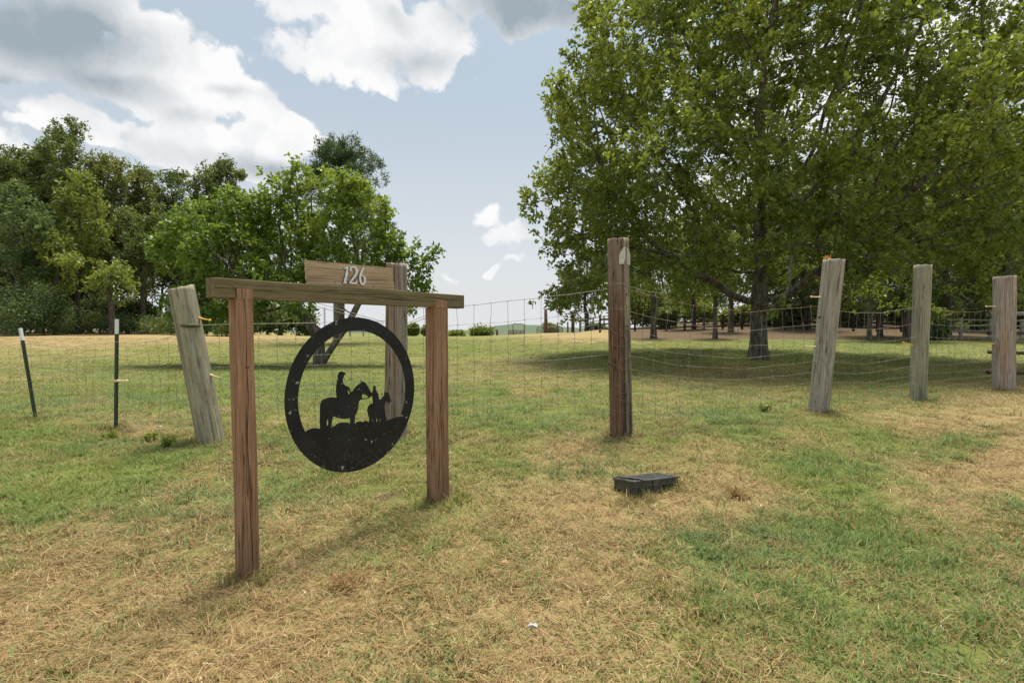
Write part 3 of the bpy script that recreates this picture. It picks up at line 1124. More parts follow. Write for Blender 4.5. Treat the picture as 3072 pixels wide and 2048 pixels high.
#SECTION2
# ------------------------------------------------------------------ sign frame
M_FRAME = mat_wood('reddish_treated_timber', (.21, .115, .065), (.40, .235, .14), (.54, .36, .235), grain=70, cracks=.75,
                   streaks=[((.13, .10, .06), (0, 0), -.1, .1, (.42, -.1))])
M_BEAM = mat_wood('mossy_treated_timber', (.11, .095, .048), (.21, .175, .09), (.32, .255, .155), axis=0, grain=60, cracks=.5)
M_BOARD = mat_wood('weathered_board', (.34, .24, .145), (.54, .405, .26), (.66, .52, .36), axis=0, grain=70, cracks=.35)
M_BLACK = None
SA, SB = G(748, 1722), G(1328, 1490)
U = Vector((SB.x - SA.x, SB.y - SA.y, 0)).normalized()     # along the beam, away from the camera
N = Vector((U.y, -U.x, 0))                                  # front of the sign
if N.y > 0:
    N = -N
# local frame of the sign: x along the beam, -y towards the viewer
ANG = math.atan2(U.y, U.x)


def hit(px, row, origin, nrm):
    r = ray(px, row)
    o = Vector((0, 0, H))
    t = (origin - o).dot(nrm) / r.dot(nrm)
    return o + r * t


def sign_local(p):
    d = p - SA
    return Vector((d.dot(U), -d.dot(N), d.z))


W = .088       # timber width
front = SA + N * (W * .5)
pl = lambda px, row, off=0.0: sign_local(hit(px, row, front + N * off, N))
zL = pl(700, 893).z
zR = pl(1318, 921).z
xl0, xl1 = pl(712, 1100).x, pl(763, 1100).x
xr0, xr1 = pl(1303, 1100).x, pl(1345, 1100).x
xb0, xb1 = pl(641, 870).x, pl(1393, 900).x
print('SIGN', xl0, xl1, xr0, xr1, xb0, xb1, zL, zR, ANG)
zB = (zL + zR) / 2           # underside of the beam
zT = zB + .088
slope = (zR - zL) / (xr0 - xl0)

frame = thing('sign_frame', tuple(SA), 'reddish brown timber post and beam frame standing over dry grass, holding the black ring', 'sign frame')
frame.rotation_euler = (0, 0, ANG)


def timber_post(x0, x1, zb, lab, lean):
    bm = bmesh.new()
    xm = (x0 + x1) / 2
    hw = (x1 - x0) / 2
    # square shaft with slightly eased edges and many rings so it can carry a little warp
    prof_ = [(-hw + .004, -W / 2), (-.0018, -W / 2), (.0002, -W / 2 + .012), (.0020, -W / 2), (hw - .004, -W / 2), (hw, -W / 2 + .004), (hw, W / 2 - .004), (hw - .004, W / 2), (-hw + .004, W / 2), (-hw, W / 2 - .004), (-hw, -W / 2 + .004)]
    zt = zB + slope * xm - .0015
    zs = [zb - .12 + (zt - zb + .12) * i / 16 for i in range(17)]
    rings = []
    for z in zs:
        wob = .0022 * math.sin(z * 5 + x0 * 7)
        f = (zt - z) * lean
        crk = .004 * math.sin(z * 7 + 1) + .003 * math.sin(z * 17)
        rings.append([bm.verts.new((xm + a + wob + f + (crk if j_ in (1, 2, 3) else 0), c + wob * .5, z)) for j_, (a, c) in enumerate(prof_)])
    for i in range(16):
        for k in range(11):
            bm.faces.new((rings[i][k], rings[i][(k + 1) % 11], rings[i + 1][(k + 1) % 11], rings[i + 1][k]))
    bm.faces.new(rings[-1])
    # front tongue lapped into the beam
    add_box(bm, xm - hw + .001, xm + hw - .001, -W / 2 - .003, -W / 2 + .032, zt - .001, zt + .046, .0015)
    for v in bm.verts:
        v.co.x -= xm
        v.co.z -= zb
    o = obj_bm('post', bm, M_FRAME, frame, False, (xm, 0, zb))
    if lab:
        tag(o, lab)
    return o


timber_post(xl0, xl1, 0, None, .012)
timber_post(xr0, xr1, SB.z - SA.z, None, .006)
# beam with two housings cut in its front face
bm = bmesh.new()
dz = lambda x: slope * x
hz = .049
outline = [(xb0, 0), (xl0 - .003, 0), (xl0 - .003, hz), (xl1 + .003, hz), (xl1 + .003, 0), (xr0 - .003, 0), (xr0 - .003, hz), (xr1 + .003, hz),
           (xr1 + .003, 0), (xb1, 0), (xb1, .088), ((xb0 + xb1) / 2, .0885), (xb0, .088)]
fr = [bm.verts.new((x, -W / 2, zB + z + dz(x))) for x, z in outline]
bk = [bm.verts.new((x, -W / 2 + .036, zB + z + dz(x))) for x, z in outline]
f0 = bm.faces.new(fr)
f1 = bm.faces.new(bk[::-1])
for i in range(len(outline)):
    j = (i + 1) % len(outline)
    bm.faces.new((fr[j], fr[i], bk[i], bk[j]))
bmesh.ops.triangulate(bm, faces=[f0, f1])
r = bmesh.ops.create_cube(bm, size=1)
for v in r['verts']:
    x = xb0 + (v.co.x + .5) * (xb1 - xb0)
    v.co = Vector((x, -W / 2 + .036 + (v.co.y + .5) * (W - .036), zB + (v.co.z + .5) * .088 + dz(x)))
bmesh.ops.recalc_face_normals(bm, faces=bm.faces)
beam = obj_bm('beam', bm, M_BEAM, frame)
tag(beam, 'olive green mossy top beam overhanging both posts')
bv = beam.modifiers.new('bevel', 'BEVEL')
bv.width = .003
bv.segments = 2
bv.limit_method = 'ANGLE'
# small rusty plate on the left post
bm = bmesh.new()
c = pl(741, 1101)
add_box(bm, c.x - .009, c.x + .009, -W / 2 - .003, -W / 2 + .001, c.z - .0045, c.z + .0045, .001)
obj_bm('staple_plate', bm, mat_plain('rust', (.16, .05, .025), .8), frame)

# ------------------------------------------------------------------ number board on the beam
bt = .022
bfr = front - N * .022
plb = lambda px, row: sign_local(hit(px, row, bfr, N))
q = [plb(924, 853.5), plb(1184, 867), plb(1177, 803.5), plb(918, 780)]
x0b = q[0].x
board = thing('number_board', tuple(SA + U * q[0].x - N * 0 + Vector((0, 0, zT + dz(q[0].x)))), 'rough light brown house number board reading 126, standing on the beam', 'sign board')
board.rotation_euler = (0, 0, ANG)
zb0 = zT + dz(q[0].x)
pts = []
cor = [(q[0].x, zT + dz(q[0].x) + .002), (q[1].x, zT + dz(q[1].x) + .002), (q[2].x, q[2].z), (q[3].x, q[3].z)]
for i in range(4):
    a, b_ = cor[i], cor[(i + 1) % 4]
    m_ = [14, 8, 18, 8][i]
    for k in range(m_):
        f = k / m_
        amp = [0.0004, .004, .0012, .004][i]
        jx = rnd.uniform(-1, 1) * amp if i in (1, 3) and 0 < k else 0
        jz = rnd.uniform(-1, 1) * amp if i in (0, 2) and 0 < k else 0
        pts.append((a[0] + (b_[0] - a[0]) * f + jx, a[1] + (b_[1] - a[1]) * f + jz))
bm = bmesh.new()
yb = -W / 2 + .022
fv = [bm.verts.new((x - x0b, yb, z - zb0)) for x, z in pts]
bv_ = [bm.verts.new((x - x0b, yb + bt, z - zb0)) for x, z in pts]
bm.faces.new(fv)
bm.faces.new(bv_[::-1])
for i in range(len(pts)):
    j = (i + 1) % len(pts)
    bm.faces.new((fv[j], fv[i], bv_[i], bv_[j]))
bmesh.ops.recalc_face_normals(bm, faces=bm.faces)
obj_bm('board', bm, M_BOARD, board)
M_SILVER = mat_plain('silver_paint', (.74, .76, .80), .4, 0, 60, .12)
M_DARKEDGE = mat_plain('dark_backing', (.035, .035, .04), .5)


def digit(name, strokes):
    """strokes of (crop px, crop row, half width px) in a 7.84x crop whose corner is (900, 770)"""
    par = None
    for (mat, grow, y0, y1, nm) in ((M_SILVER, 0.0, -.0085, -.0045, name), (M_DARKEDGE, 5.5, -.0045, -.0002, 'edge')):
        cu = bpy.data.curves.new(nm, 'CURVE')
        cu.dimensions = '2D'
        bmx = bmesh.new()
        polys = []
        for si, st in enumerate(strokes):
            # smooth the centreline
            P2 = [Vector(s) for s in st]
            fine = []
            for i in range(len(P2) - 1):
                a = P2[max(i - 1, 0)]
                b_ = P2[i]
                c_ = P2[i + 1]
                d_ = P2[min(i + 2, len(P2) - 1)]
                for k in range(5):
                    t = k / 5
                    fine.append(.5 * ((2 * b_) + (c_ - a) * t + (2 * a - 5 * b_ + 4 * c_ - d_) * t * t + (3 * b_ - a - 3 * c_ + d_) * t ** 3))
            fine.append(P2[-1])
            lft, rgt = [], []
            for i, p in enumerate(fine):
                a = fine[max(i - 1, 0)]
                b_ = fine[min(i + 1, len(fine) - 1)]
                d_ = Vector((b_.x - a.x, b_.y - a.y)).normalized()
                nn = Vector((-d_.y, d_.x))
                w_ = p.z + grow
                ext = Vector((0, 0))
                if i == 0:
                    ext = -d_ * grow
                if i == len(fine) - 1:
                    ext = d_ * grow
                for lst, sg in ((lft, 1), (rgt, -1)):
                    lst.append((p.x + nn.x * w_ * sg + ext.x, p.y + nn.y * w_ * sg + ext.y))
            vf, vb = [], []
            dy = si * .0004
            for (lx, ly), (rx, ry) in zip(lft, rgt):
                for (ax, ay), L_ in (((lx, ly), 0), ((rx, ry), 1)):
                    p3 = plb(900 + ax / 7.84, 770 + ay / 7.84)
                    vf.append(bmx.verts.new((p3.x - x0b, yb + y0 - dy, p3.z - zb0)))
                    vb.append(bmx.verts.new((p3.x - x0b, yb + y1 + dy * .3, p3.z - zb0)))
            for i in range(0, len(vf) - 2, 2):
                bmx.faces.new((vf[i], vf[i + 1], vf[i + 3], vf[i + 2]))
                bmx.faces.new((vf[i], vf[i + 2], vb[i + 2], vb[i]))
                bmx.faces.new((vf[i + 3], vf[i + 1], vb[i + 1], vb[i + 3]))
            bmx.faces.new((vf[0], vb[0], vb[1], vf[1]))
            bmx.faces.new((vf[-2], vf[-1], vb[-1], vb[-2]))
        bpy.data.curves.remove(cu)
        bmesh.ops.recalc_face_normals(bmx, faces=bmx.faces)
        o = obj_bm(nm, bmx, mat, par or board)
        par = par or o


digit('digit', [[(1100, 240, 16), (1080, 400, 24), (1055, 520, 24), (1035, 612, 24)], [(995, 618, 12), (1030, 616, 12), (1072, 614, 11)],
                [(1030, 285, 9), (1060, 268, 12), (1092, 246, 10)]])
digit('digit', [[(1178, 342, 22), (1170, 290, 18), (1195, 250, 16), (1240, 244, 18), (1290, 270, 22), (1318, 330, 26), (1300, 410, 25), (1250, 490, 20),
                 (1195, 560, 17), (1150, 618, 14)], [(1140, 615, 17), (1230, 622, 19), (1310, 628, 18)], [(1306, 632, 16), (1310, 595, 14), (1312, 552, 8)]])
digit('digit', [[(1485, 250, 16), (1445, 330, 19), (1410, 420, 21), (1396, 500, 22), (1405, 580, 22), (1430, 635, 20), (1458, 650, 18), (1490, 625, 20),
                 (1508, 560, 21), (1500, 500, 20), (1478, 462, 16), (1440, 445, 12), (1420, 450, 8)]])
for (a, b_) in ((815, 590), (1722, 680)):
    bm = bmesh.new()
    p3 = plb(900 + a / 7.84, 770 + b_ / 7.84)
    add_tube(bm, [(p3.x - x0b, yb - .004, p3.z - zb0 - .001), (p3.x - x0b, yb + .002, p3.z - zb0)], .0022, 6)
    add_tube(bm, [(p3.x - x0b, yb - .003, p3.z - zb0 - .012), (p3.x - x0b, yb + .001, p3.z - zb0 - .002)], .0012, 5)
    obj_bm('nail', bm, M_DARKEDGE, board)


# ------------------------------------------------------------------ the black ring with riders
def mat_black_plate():
    m, nt, b = new_mat('chipped_black_paint')
    tc = nt.add('ShaderNodeTexCoord').outputs['Object']
    n = nt.noise(tc, 6, 5, .6)
    c = nt.mix(nt.smooth(n, .4, .7), (.0045, .0048, .006), (.015, .016, .018))
    for sc, lo, hi, colr in ((26, .13, .05, (.42, .44, .44)), (60, .09, .03, (.5, .5, .5)), (14, .045, .02, (.3, .33, .34))):
        w_ = nt.vmath('ADD', tc, nt.vmath('MULTIPLY', nt.add('ShaderNodeTexNoise', ins={'Vector': tc, 'Scale': sc * 1.7}).outputs['Color'], (.03, .03, .03)))
        v = nt.add('ShaderNodeTexVoronoi', ins={'Vector': w_, 'Scale': sc})
        sel = nt.math('GREATER_THAN', nt.add('ShaderNodeSeparateColor', ins={0: v.outputs['Color']}).outputs[0], .80)
        c = nt.mix(nt.math('MULTIPLY', nt.math('MULTIPLY', nt.smooth(v.outputs['Distance'], lo + .12, lo, 0, 1), sel), .75), c, colr)
    # splash of soil dust on the lower part
    z = nt.add('ShaderNodeSeparateXYZ', ins={0: tc}).outputs[2]
    sp = nt.math('MULTIPLY', nt.smooth(nt.math('ADD', z, nt.math('MULTIPLY', n, .3)), -.02, -.28), nt.smooth(nt.noise(tc, 40, 4, .7), .45, .75))
    c = nt.mix(nt.math('MULTIPLY', sp, .45), c, (.13, .11, .10))
    nt.l.new(c, b.inputs['Base Color'])
    b.inputs['Roughness'].default_value = .55
    b.inputs['Specular IOR Level'].default_value = .35
    bump(nt, b, n, .15, .003)
    return m


def build_ring():
    global M_BLACK
    M_BLACK = mat_black_plate()
    ctr2 = SA.lerp(SB, .48)
    yaw = math.radians(53)
    uu = Vector((math.cos(yaw), math.sin(yaw), 0))
    nn = Vector((uu.y, -uu.x, 0))
    if nn.y > 0:
        nn = -nn
    R = .43
    zc = .8472 - .0155 + 0.0
    C = Vector((ctr2.x, ctr2.y, zc))
    root = thing('ring_sign', tuple(C), 'round black metal silhouette sign of two horse riders hanging inside the timber frame', 'hanging sign')
    root.rotation_euler = (0, 0, math.atan2(uu.y, uu.x))

    def loc(px, row):
        p = hit(px, row, C, nn) - C
        return (p.dot(uu), p.z)
    c2 = lambda L: [(840 + a / 2.904, 900 + b_ / 2.904) for a, b_ in L]
    cb = lambda L: [(940 + a / 7.467, 1100 + b_ / 7.467) for a, b_ in L]
    cs = lambda L: [(1080 + a / 7.125, 1080 + b_ / 7.125) for a, b_ in L]
    top = (c2([(208, 1160), (240, 1128), (280, 1114), (320, 1112), (348, 1122)]) +
           cb([(152, 1395), (145, 1200), (148, 1000), (148, 870), (170, 800), (200, 740), (270, 710), (340, 682), (430, 680), (524, 684), (514, 640), (508, 560),
               (508, 480), (520, 390), (530, 310), (550, 270), (552, 235), (535, 212), (555, 180), (570, 130), (600, 108), (640, 92), (665, 112), (715, 135),
               (722, 158), (705, 188), (685, 185), (680, 230), (660, 265), (660, 330), (675, 385), (710, 412), (760, 440), (805, 462), (822, 490), (815, 510),
               (845, 568), (880, 535), (940, 455), (1000, 395), (1060, 365), (1070, 340), (1052, 300), (1058, 285), (1075, 310), (1100, 330), (1150, 340),
               (1190, 390), (1240, 480), (1290, 555)]) +
           cs([(236, 690), (252, 690), (275, 650), (280, 605), (262, 603), (262, 596), (285, 592), (280, 555), (300, 540), (325, 550), (330, 578), (345, 570),
               (357, 580), (335, 600), (330, 625), (350, 640), (352, 660), (380, 700), (398, 760), (400, 810), (425, 845), (445, 825), (500, 770), (520, 735),
               (515, 680), (525, 665), (540, 690), (560, 688), (590, 685), (615, 700), (635, 760), (650, 830), (675, 870), (665, 900), (640, 925), (630, 935),
               (612, 915), (590, 895), (565, 885), (540, 900), (530, 960), (520, 980), (528, 1060), (540, 1140), (550, 1210), (570, 1290), (650, 1255),
               (740, 1220), (820, 1205), (900, 1195), (955, 1190)]))
    top = [loc(*p) for p in top]
    ri = .357
    a0 = math.atan2(top[-1][1], top[-1][0])
    a1 = math.atan2(top[0][1], top[0][0])
    if a1 < 0:
        a1 += 2 * math.pi
    if a0 > math.pi:
        a0 -= 2 * math.pi
    arc = [(ri * math.cos(a0 + (a1 - a0) * i / 70), ri * math.sin(a0 + (a1 - a0) * i / 70)) for i in range(0, 71)]
    holes = [top + arc]
    holes.append([loc(*p) for p in cb([(1100, 612), (1150, 615), (1215, 650), (1222, 685), (1150, 706), (1078, 692)])])
    holes.append([loc(*p) for p in cb([(1052, 738), (1150, 720), (1235, 700), (1290, 665), (1306, 655)]) +
                  cs([(262, 780), (270, 860), (280, 920), (240, 925), (200, 950), (165, 1000), (152, 1080), (170, 1150), (190, 1220), (195, 1310),
                      (185, 1318), (150, 1298), (110, 1295), (70, 1310), (55, 1325), (30, 1310)]) +
                  cb([(1095, 1222), (1040, 1218), (980, 1225), (925, 1262), (930, 1180), (940, 1080), (965, 1040), (990, 980), (1000, 890), (1015, 800), (1040, 755)])])
    holes.append([loc(*p) for p in cb([(445, 1105), (520, 1135), (600, 1160), (680, 1168), (760, 1160), (818, 1145), (825, 1200), (828, 1262), (760, 1245),
                                       (690, 1240), (600, 1245), (530, 1275), (470, 1320), (402, 1360), (405, 1290), (425, 1200), (440, 1120)])])
    holes.append([loc(*p) for p in cb([(300, 1185), (330, 1180), (335, 1240), (318, 1340), (302, 1290)])])
    holes.append([loc(*p) for p in cb([(772, 505), (790, 530), (812, 580), (800, 618), (785, 600), (770, 560)])])
    for hh in ([(250, 1240), (262, 1250), (288, 1325), (275, 1320)], [(345, 1250), (370, 1250), (372, 1300), (350, 1325)], [(425, 1255), (442, 1260), (430, 1305), (414, 1310)]):
        holes.append([loc(*p) for p in cs(hh)])
    cu = bpy.data.curves.new('plate', 'CURVE')
    cu.dimensions = '2D'
    cu.fill_mode = 'BOTH'
    cu.extrude = .0013
    cu.bevel_depth = .0006
    cu.bevel_resolution = 0
    cu.offset = -.0006
    outer = [(R * math.cos(2 * math.pi * i / 128), R * math.sin(2 * math.pi * i / 128)) for i in range(128)]
    for poly in [outer] + holes:
        s = cu.splines.new('POLY')
        s.points.add(len(poly) - 1)
        for p, (a, b_) in zip(s.points, poly):
            p.co = (a, b_, 0, 1)
        s.use_cyclic_u = True
    tmp = bpy.data.objects.new('tmp', cu)
    me = bpy.data.meshes.new_from_object(tmp)
    bpy.data.objects.remove(tmp)
    bpy.data.curves.remove(cu)
    me.name = 'plate'
    me.transform(Matrix.Rotation(math.pi / 2, 4, 'X'))
    me.materials.clear()
    me.materials.append(M_BLACK)
    o = bpy.data.objects.new('plate', me)
    link(o, root)
    # rusty chains
    rust = mat_plain('rusty_chain', (.10, .045, .03), .85, .2, 90, .5)
    for sgn, pxc in ((1, 1163), (-1, 974)):
        x = loc(pxc, 990)[0]
        zt = math.sqrt(R * R - x * x)
        hole_z = zt - .03
        zbm = zB + slope * ((C - SA).dot(U) + x) - zc
        n = int((zbm - hole_z) / .0165) + 1
        ch = bpy.data.objects.new('chain', None)
        link(ch, root)
        ch.location = (x, 0, zbm)
        pitch = (zbm - hole_z) / n
        bm0 = bmesh.new()
        loop = []
        for i in range(13):
            t = 2 * math.pi * i / 12
            loop.append((.0042 * math.cos(t), 0, .0075 * math.sin(t) * 1.15))
        add_tube(bm0, loop, .0013, 5, False)
        me2 = bpy.data.meshes.new('link')
        bm0.to_mesh(me2)
        bm0.free()
        me2.materials.append(rust)
        me2.shade_smooth()
        for i in range(n):
            lk = bpy.data.objects.new('link', me2)
            link(lk, ch)
            lk.location = (0, 0, -pitch * (i + .35))
            lk.rotation_euler = (0, .05 * math.sin(i * 2), math.pi / 2 * (i % 2) + .3)


build_ring()


# ------------------------------------------------------------------ fence posts
INS_Y = mat_plain('yellow_plastic', (.75, .42, .04), .45, 0, 30, .1)
INS_C = mat_plain('cream_plastic', (.72, .62, .36), .5, 0, 30, .12)
M_WIRE = mat_plain('galvanised_wire', (.26, .23, .19), .6, .2, 40, .4)
M_WIRER = mat_plain('rusty_wire', (.20, .10, .055), .8, .2, 40, .4)
M_WIREB = mat_plain('bright_wire', (.42, .40, .36), .45, .5, 40, .3)


def post_mesh(h, r0, r1, seed, segs=72, rings=40, tilt=.02, groove=.035, cracks=((1.2, .3),)):
    """round timber post along z with checks, flutes and an uneven sawn top"""
    rs = random.Random(seed)
    V = []
    ph = [rs.uniform(0, 6) for _ in range(6)]
    for i in range(rings + 1):
        f = i / rings
        z = -.15 + (h + .15) * f
        for k in range(segs):
            a = 2 * math.pi * k / segs
            rr = r0 + (r1 - r0) * f
            g_ = mnoise.noise(Vector((math.cos(a) * 4.5, math.sin(a) * 4.5, z * .35 + seed * 7)))
            g2 = mnoise.noise(Vector((math.cos(a) * 1.1, math.sin(a) * 1.1, z * .9 + seed * 3)))
            rr *= 1 + groove * g_ + .035 * g2
            for (ca, dp) in cracks:
                da = (a - ca - .12 * mnoise.noise(Vector((z * 1.2, seed, ca))) + math.pi) % (2 * math.pi) - math.pi
                rr *= 1 - dp * math.exp(-(da / .05) ** 2)
            zz = z
            if i == rings:
                rr = rr * .5 + r1 * .5
                zz = h + tilt * math.cos(a + ph[1]) * 1.0 + .004 * math.sin(a * 7 + ph[2])
                rr *= .985
            V.append((rr * math.cos(a), rr * math.sin(a), zz))
    Fc = []
    for i in range(rings):
        for k in range(segs):
            Fc.append((i * segs + k, i * segs + (k + 1) % segs, (i + 1) * segs + (k + 1) % segs, (i + 1) * segs + k))
    me = bpy.data.meshes.new('shaft')
    n = len(V)
    zt = h
    V.append((0, 0, zt - .004))
    Fc2 = [(rings * segs + k, rings * segs + (k + 1) % segs, n) for k in range(segs)]
    me.from_pydata(V, [], Fc + Fc2)
    for p in me.polygons:
        p.use_smooth = len(p.vertices) == 4
    return me


def round_post(base_px, top_px, wpx0, wpx1, mat, label, seed, yaw=0.0, dY=0.0, segs=72, cracks=((4.4, .1),), cat='fence post', name='fence_post', tilt=.02, groove=.035):
    b = G(*base_px)
    t = P(top_px[0], top_px[1], b.y + dY)
    k = b.y / F * .92
    h = (t - b).length
    root = thing(name, tuple(b), label, cat, 'wooden posts of the wire fence')
    root.rotation_euler = Vector((0, 0, 1)).rotation_difference((t - b).normalized()).to_euler()
    me = post_mesh(h, wpx0 * k / 2, wpx1 * k / 2, seed, segs, cracks=cracks, tilt=tilt, groove=groove)
    me.materials.append(mat)
    o = bpy.data.objects.new('shaft', me)
    link(o, root)
    o.rotation_euler = (0, 0, yaw)
    return root, b, t, k


def local_of(root, p):
    m = Matrix.Translation(root.location) @ root.rotation_euler.to_matrix().to_4x4()
    return m.inverted() @ p


def insulator(root, Y, px, row, length_px, direction, mat, tilt=0.0):
    """stubby electric fence insulator that sticks out sideways; px,row = its root on the post"""
    k = Y / F
    a = P(px, row, Y)
    e = P(px + direction * length_px, row + tilt, Y)
    bm = bmesh.new()
    a_, e_ = local_of(root, a), local_of(root, e)
    d = (e_ - a_)
    add_tube(bm, [a_ - d * .3, a_ + d * .08], .011, 8)
    add_tube(bm, [a_ + d * .05, a_ + d * .12, a_ + d * .78], [.009, .0065, .0065], 8)
    add_tube(bm, [a_ + d * .76, a_ + d * .82, a_ + d * .93, a_ + d], [.0065, .0115, .0115, .006], 8)
    obj_bm('insulator', bm, mat, root, True)


W_BROWN = mat_wood('wet_brown_post', (.11, .055, .035), (.25, .15, .10), (.40, .30, .23), grain=55, cracks=.9,
                   streaks=[((.50, .52, .33), (.98, -.2), .045, .058, None), ((.075, .05, .04), (.5, -.85), .06, .10, (1.25, .9)),
                            ((.26, .21, .165), (0, 0), -1, -.5, (1.05, 1.5))])
W_GREY = mat_wood('silver_grey_post', (.24, .21, .17), (.44, .40, .33), (.58, .53, .45), grain=55, cracks=.8)
W_GREYG = mat_wood('greenish_grey_post', (.20, .19, .13), (.37, .36, .26), (.50, .49, .37), grain=50, cracks=.6,
                   streaks=[((.15, .135, .10), (.2, -.97), .095, .112, None), ((.33, .35, .22), (.9, -.4), .07, .11, None)])
W_RUST = mat_wood('grey_post_with_orange_stains', (.27, .215, .175), (.46, .39, .335), (.60, .55, .49), grain=50, cracks=.6,
                  streaks=[((.45, .25, .13), (-.75, -.66), .125, .15, (1.3, .9)), ((.30, .19, .12), (.25, -.97), .142, .156, None)])
W_LICHEN = mat_wood('lichen_grey_post', (.16, .135, .10), (.31, .285, .20), (.45, .44, .31), grain=40, cracks=.5,
                    streaks=[((.40, .385, .27), (.35, -.93), .02, .085, None), ((.24, .175, .15), (-.95, -.3), .07, .11, None)])
W_OLD = mat_wood('old_brown_grey_post', (.19, .13, .10), (.35, .28, .22), (.48, .42, .35), grain=50, cracks=.8,
                 streaks=[((.28, .14, .09), (-.7, -.7), .07, .11, (.6, 1.3)), ((.33, .32, .26), (.9, -.4), .07, .10, None)])

posts = {}
# A : brown post right of the sign
rA, bA, tA, kA = round_post((1864, 1303), (1854, 716), 73, 68, W_BROWN, 'tall dark brown round post with a torn white paper near its top', 1,
                            cracks=((4.9, .16), (5.35, .08), (4.2, .05)), tilt=.006, groove=.07)
# paper scrap on it
mpap = mat_plain('weathered_paper', (.55, .54, .50), .8, 0, 40, .12)
bm = bmesh.new()
Rt = 68 * kA / 2
TOPR = [(1850, 772), (1856, 757), (1862, 749), (1868, 743), (1874, 748), (1880, 744), (1886, 752), (1889, 766)]
for (c0, c1) in ((1850, 1870), (1874, 1889)):
    cols_ = []
    for i in range(9):
        pxx = c0 + (c1 - c0) * i / 8
        top_ = np.interp(pxx, [t[0] for t in TOPR], [t[1] for t in TOPR])
        bot_ = 796 - (14 if (pxx > 1867 and c0 == 1850) else 0) + rnd.uniform(-1, 1)
        col2 = []
        for j in range(4):
            p = local_of(rA, P(pxx, top_ + (bot_ - top_) * j / 3, bA.y))
            xx = max(-.985, min(.985, p.x / Rt))
            off = 1.075 + .012 * math.sin(i * 1.7 + j)
            yy = -math.sqrt(1 - xx * xx) * Rt * off - .002
            col2.append((bm.verts.new((p.x, yy, p.z)), bm.verts.new((p.x, yy + .0015, p.z))))
        cols_.append(col2)
    for i in range(8):
        for j in range(3):
            for s_ in (0, 1):
                q_ = [cols_[i][j][s_], cols_[i + 1][j][s_], cols_[i + 1][j + 1][s_], cols_[i][j + 1][s_]]
                bm.faces.new(q_ if s_ == 0 else q_[::-1])
obj_bm('paper_scrap', bm, mpap, rA)
insulator(rA, bA.y, 1822, 850, 9, -1, INS_C)
# nail holes and wire wraps
for (row0, row1, bend) in ((851, 853, 0), (858, 860, -4), (925, 928, 2), (985, 1012, 6), (1030, 1030, 8), (1080, 1100, 12), (1150, 1135, 9), (1160, 1172, 8), (1190, 1196, 3), (1228, 1240, -6)):
    bm = bmesh.new()
    pts = []
    x0_ = 1822 if row0 < 940 else rnd.choice((1824, 1828, 1838))
    x1_ = 1892 if row0 < 940 else rnd.choice((1890, 1880, 1870))
    for i in range(11):
        f = i / 10
        px = x0_ + (x1_ - x0_) * f
        p = local_of(rA, P(px, row0 + (row1 - row0) * f + bend * math.sin(f * math.pi), bA.y))
        Rp = (73 + (68 - 73) * p.z / (tA - bA).length) * kA / 2
        xx = max(-.999, min(.999, p.x / (Rp * 1.02)))
        pts.append((p.x, -math.sqrt(1 - xx * xx) * Rp * 1.06 - .002, p.z))
    add_tube(bm, pts, .0015, 5)
    obj_bm('wire_wrap', bm, M_WIREB if row0 < 960 else M_WIRE, rA, True)

M_HOLE = mat_plain('dark_hole', (.012, .009, .007), .9)
for (root_, b_0, lst_, rpx_) in ((rA, bA, [(1873, 885), (1875, 978), (1878, 1079), (1826, 1093), (1862, 1010), (1866, 1150), (1858, 1210), (1842, 1042), (1823, 800), (1870, 1180)], 70),):
    for (hx, hy) in lst_:
        p = local_of(root_, P(hx, hy, b_0.y))
        Rp = rpx_ * kA / 2
        xx = max(-.96, min(.96, p.x / Rp))
        yy = -math.sqrt(1 - xx * xx) * Rp
        bm = bmesh.new()
        add_tube(bm, [(p.x, yy * .9, p.z), (p.x * 1.02, yy * 1.05, p.z)], rnd.uniform(.004, .008), 7)
        obj_bm('nail_hole', bm, M_HOLE, root_)

# B : leaning grey post
rB, bB, tB, kB = round_post((2455, 1232), (2502, 779), 60, 63, W_GREY, 'pale grey round post leaning right, with a dead orange leaf on its top', 2,
                            cracks=((4.62, .08),), tilt=.005, groove=.018)
insulator(rB, bB.y, 2458, 891, 27, -1, INS_C, -1)
insulator(rB, bB.y, 2444, 1040, 29, -1, INS_C, -2)
bm = bmesh.new()
kp = local_of(rB, P(2461, 950, bB.y - .118))
for s_, r_ in ((.016, .004),):
    add_tube(bm, [kp + Vector((0, .02, 0)), kp + Vector((0, .004, 0))], [.019, .017], 12)
obj_bm('knot', bm, mat_plain('knot_wood', (.12, .07, .035), .8, 0, 120, .5), rB, True)
bm = bmesh.new()
pts = []
for i in range(9):
    f = i / 8
    p = local_of(rB, P(2441 + 40 * f, 1043 + 110 * f, bB.y))
    Rp = 61 * kB / 2
    xx = max(-.99, min(.99, p.x / Rp))
    pts.append((p.x, -math.sqrt(1 - xx * xx) * Rp * 1.05 - .003, p.z))
for i in range(1, 6):
    f = i / 5
    p = local_of(rB, P(2481 - 30 * f, 1153 + 55 * f, bB.y))
    xx = max(-.99, min(.99, p.x / Rp))
    pts.append((p.x, -math.sqrt(1 - xx * xx) * Rp * 1.05 - .003, p.z))
add_tube(bm, pts, .002, 5)
obj_bm('wire_wrap', bm, M_WIRE, rB, True)
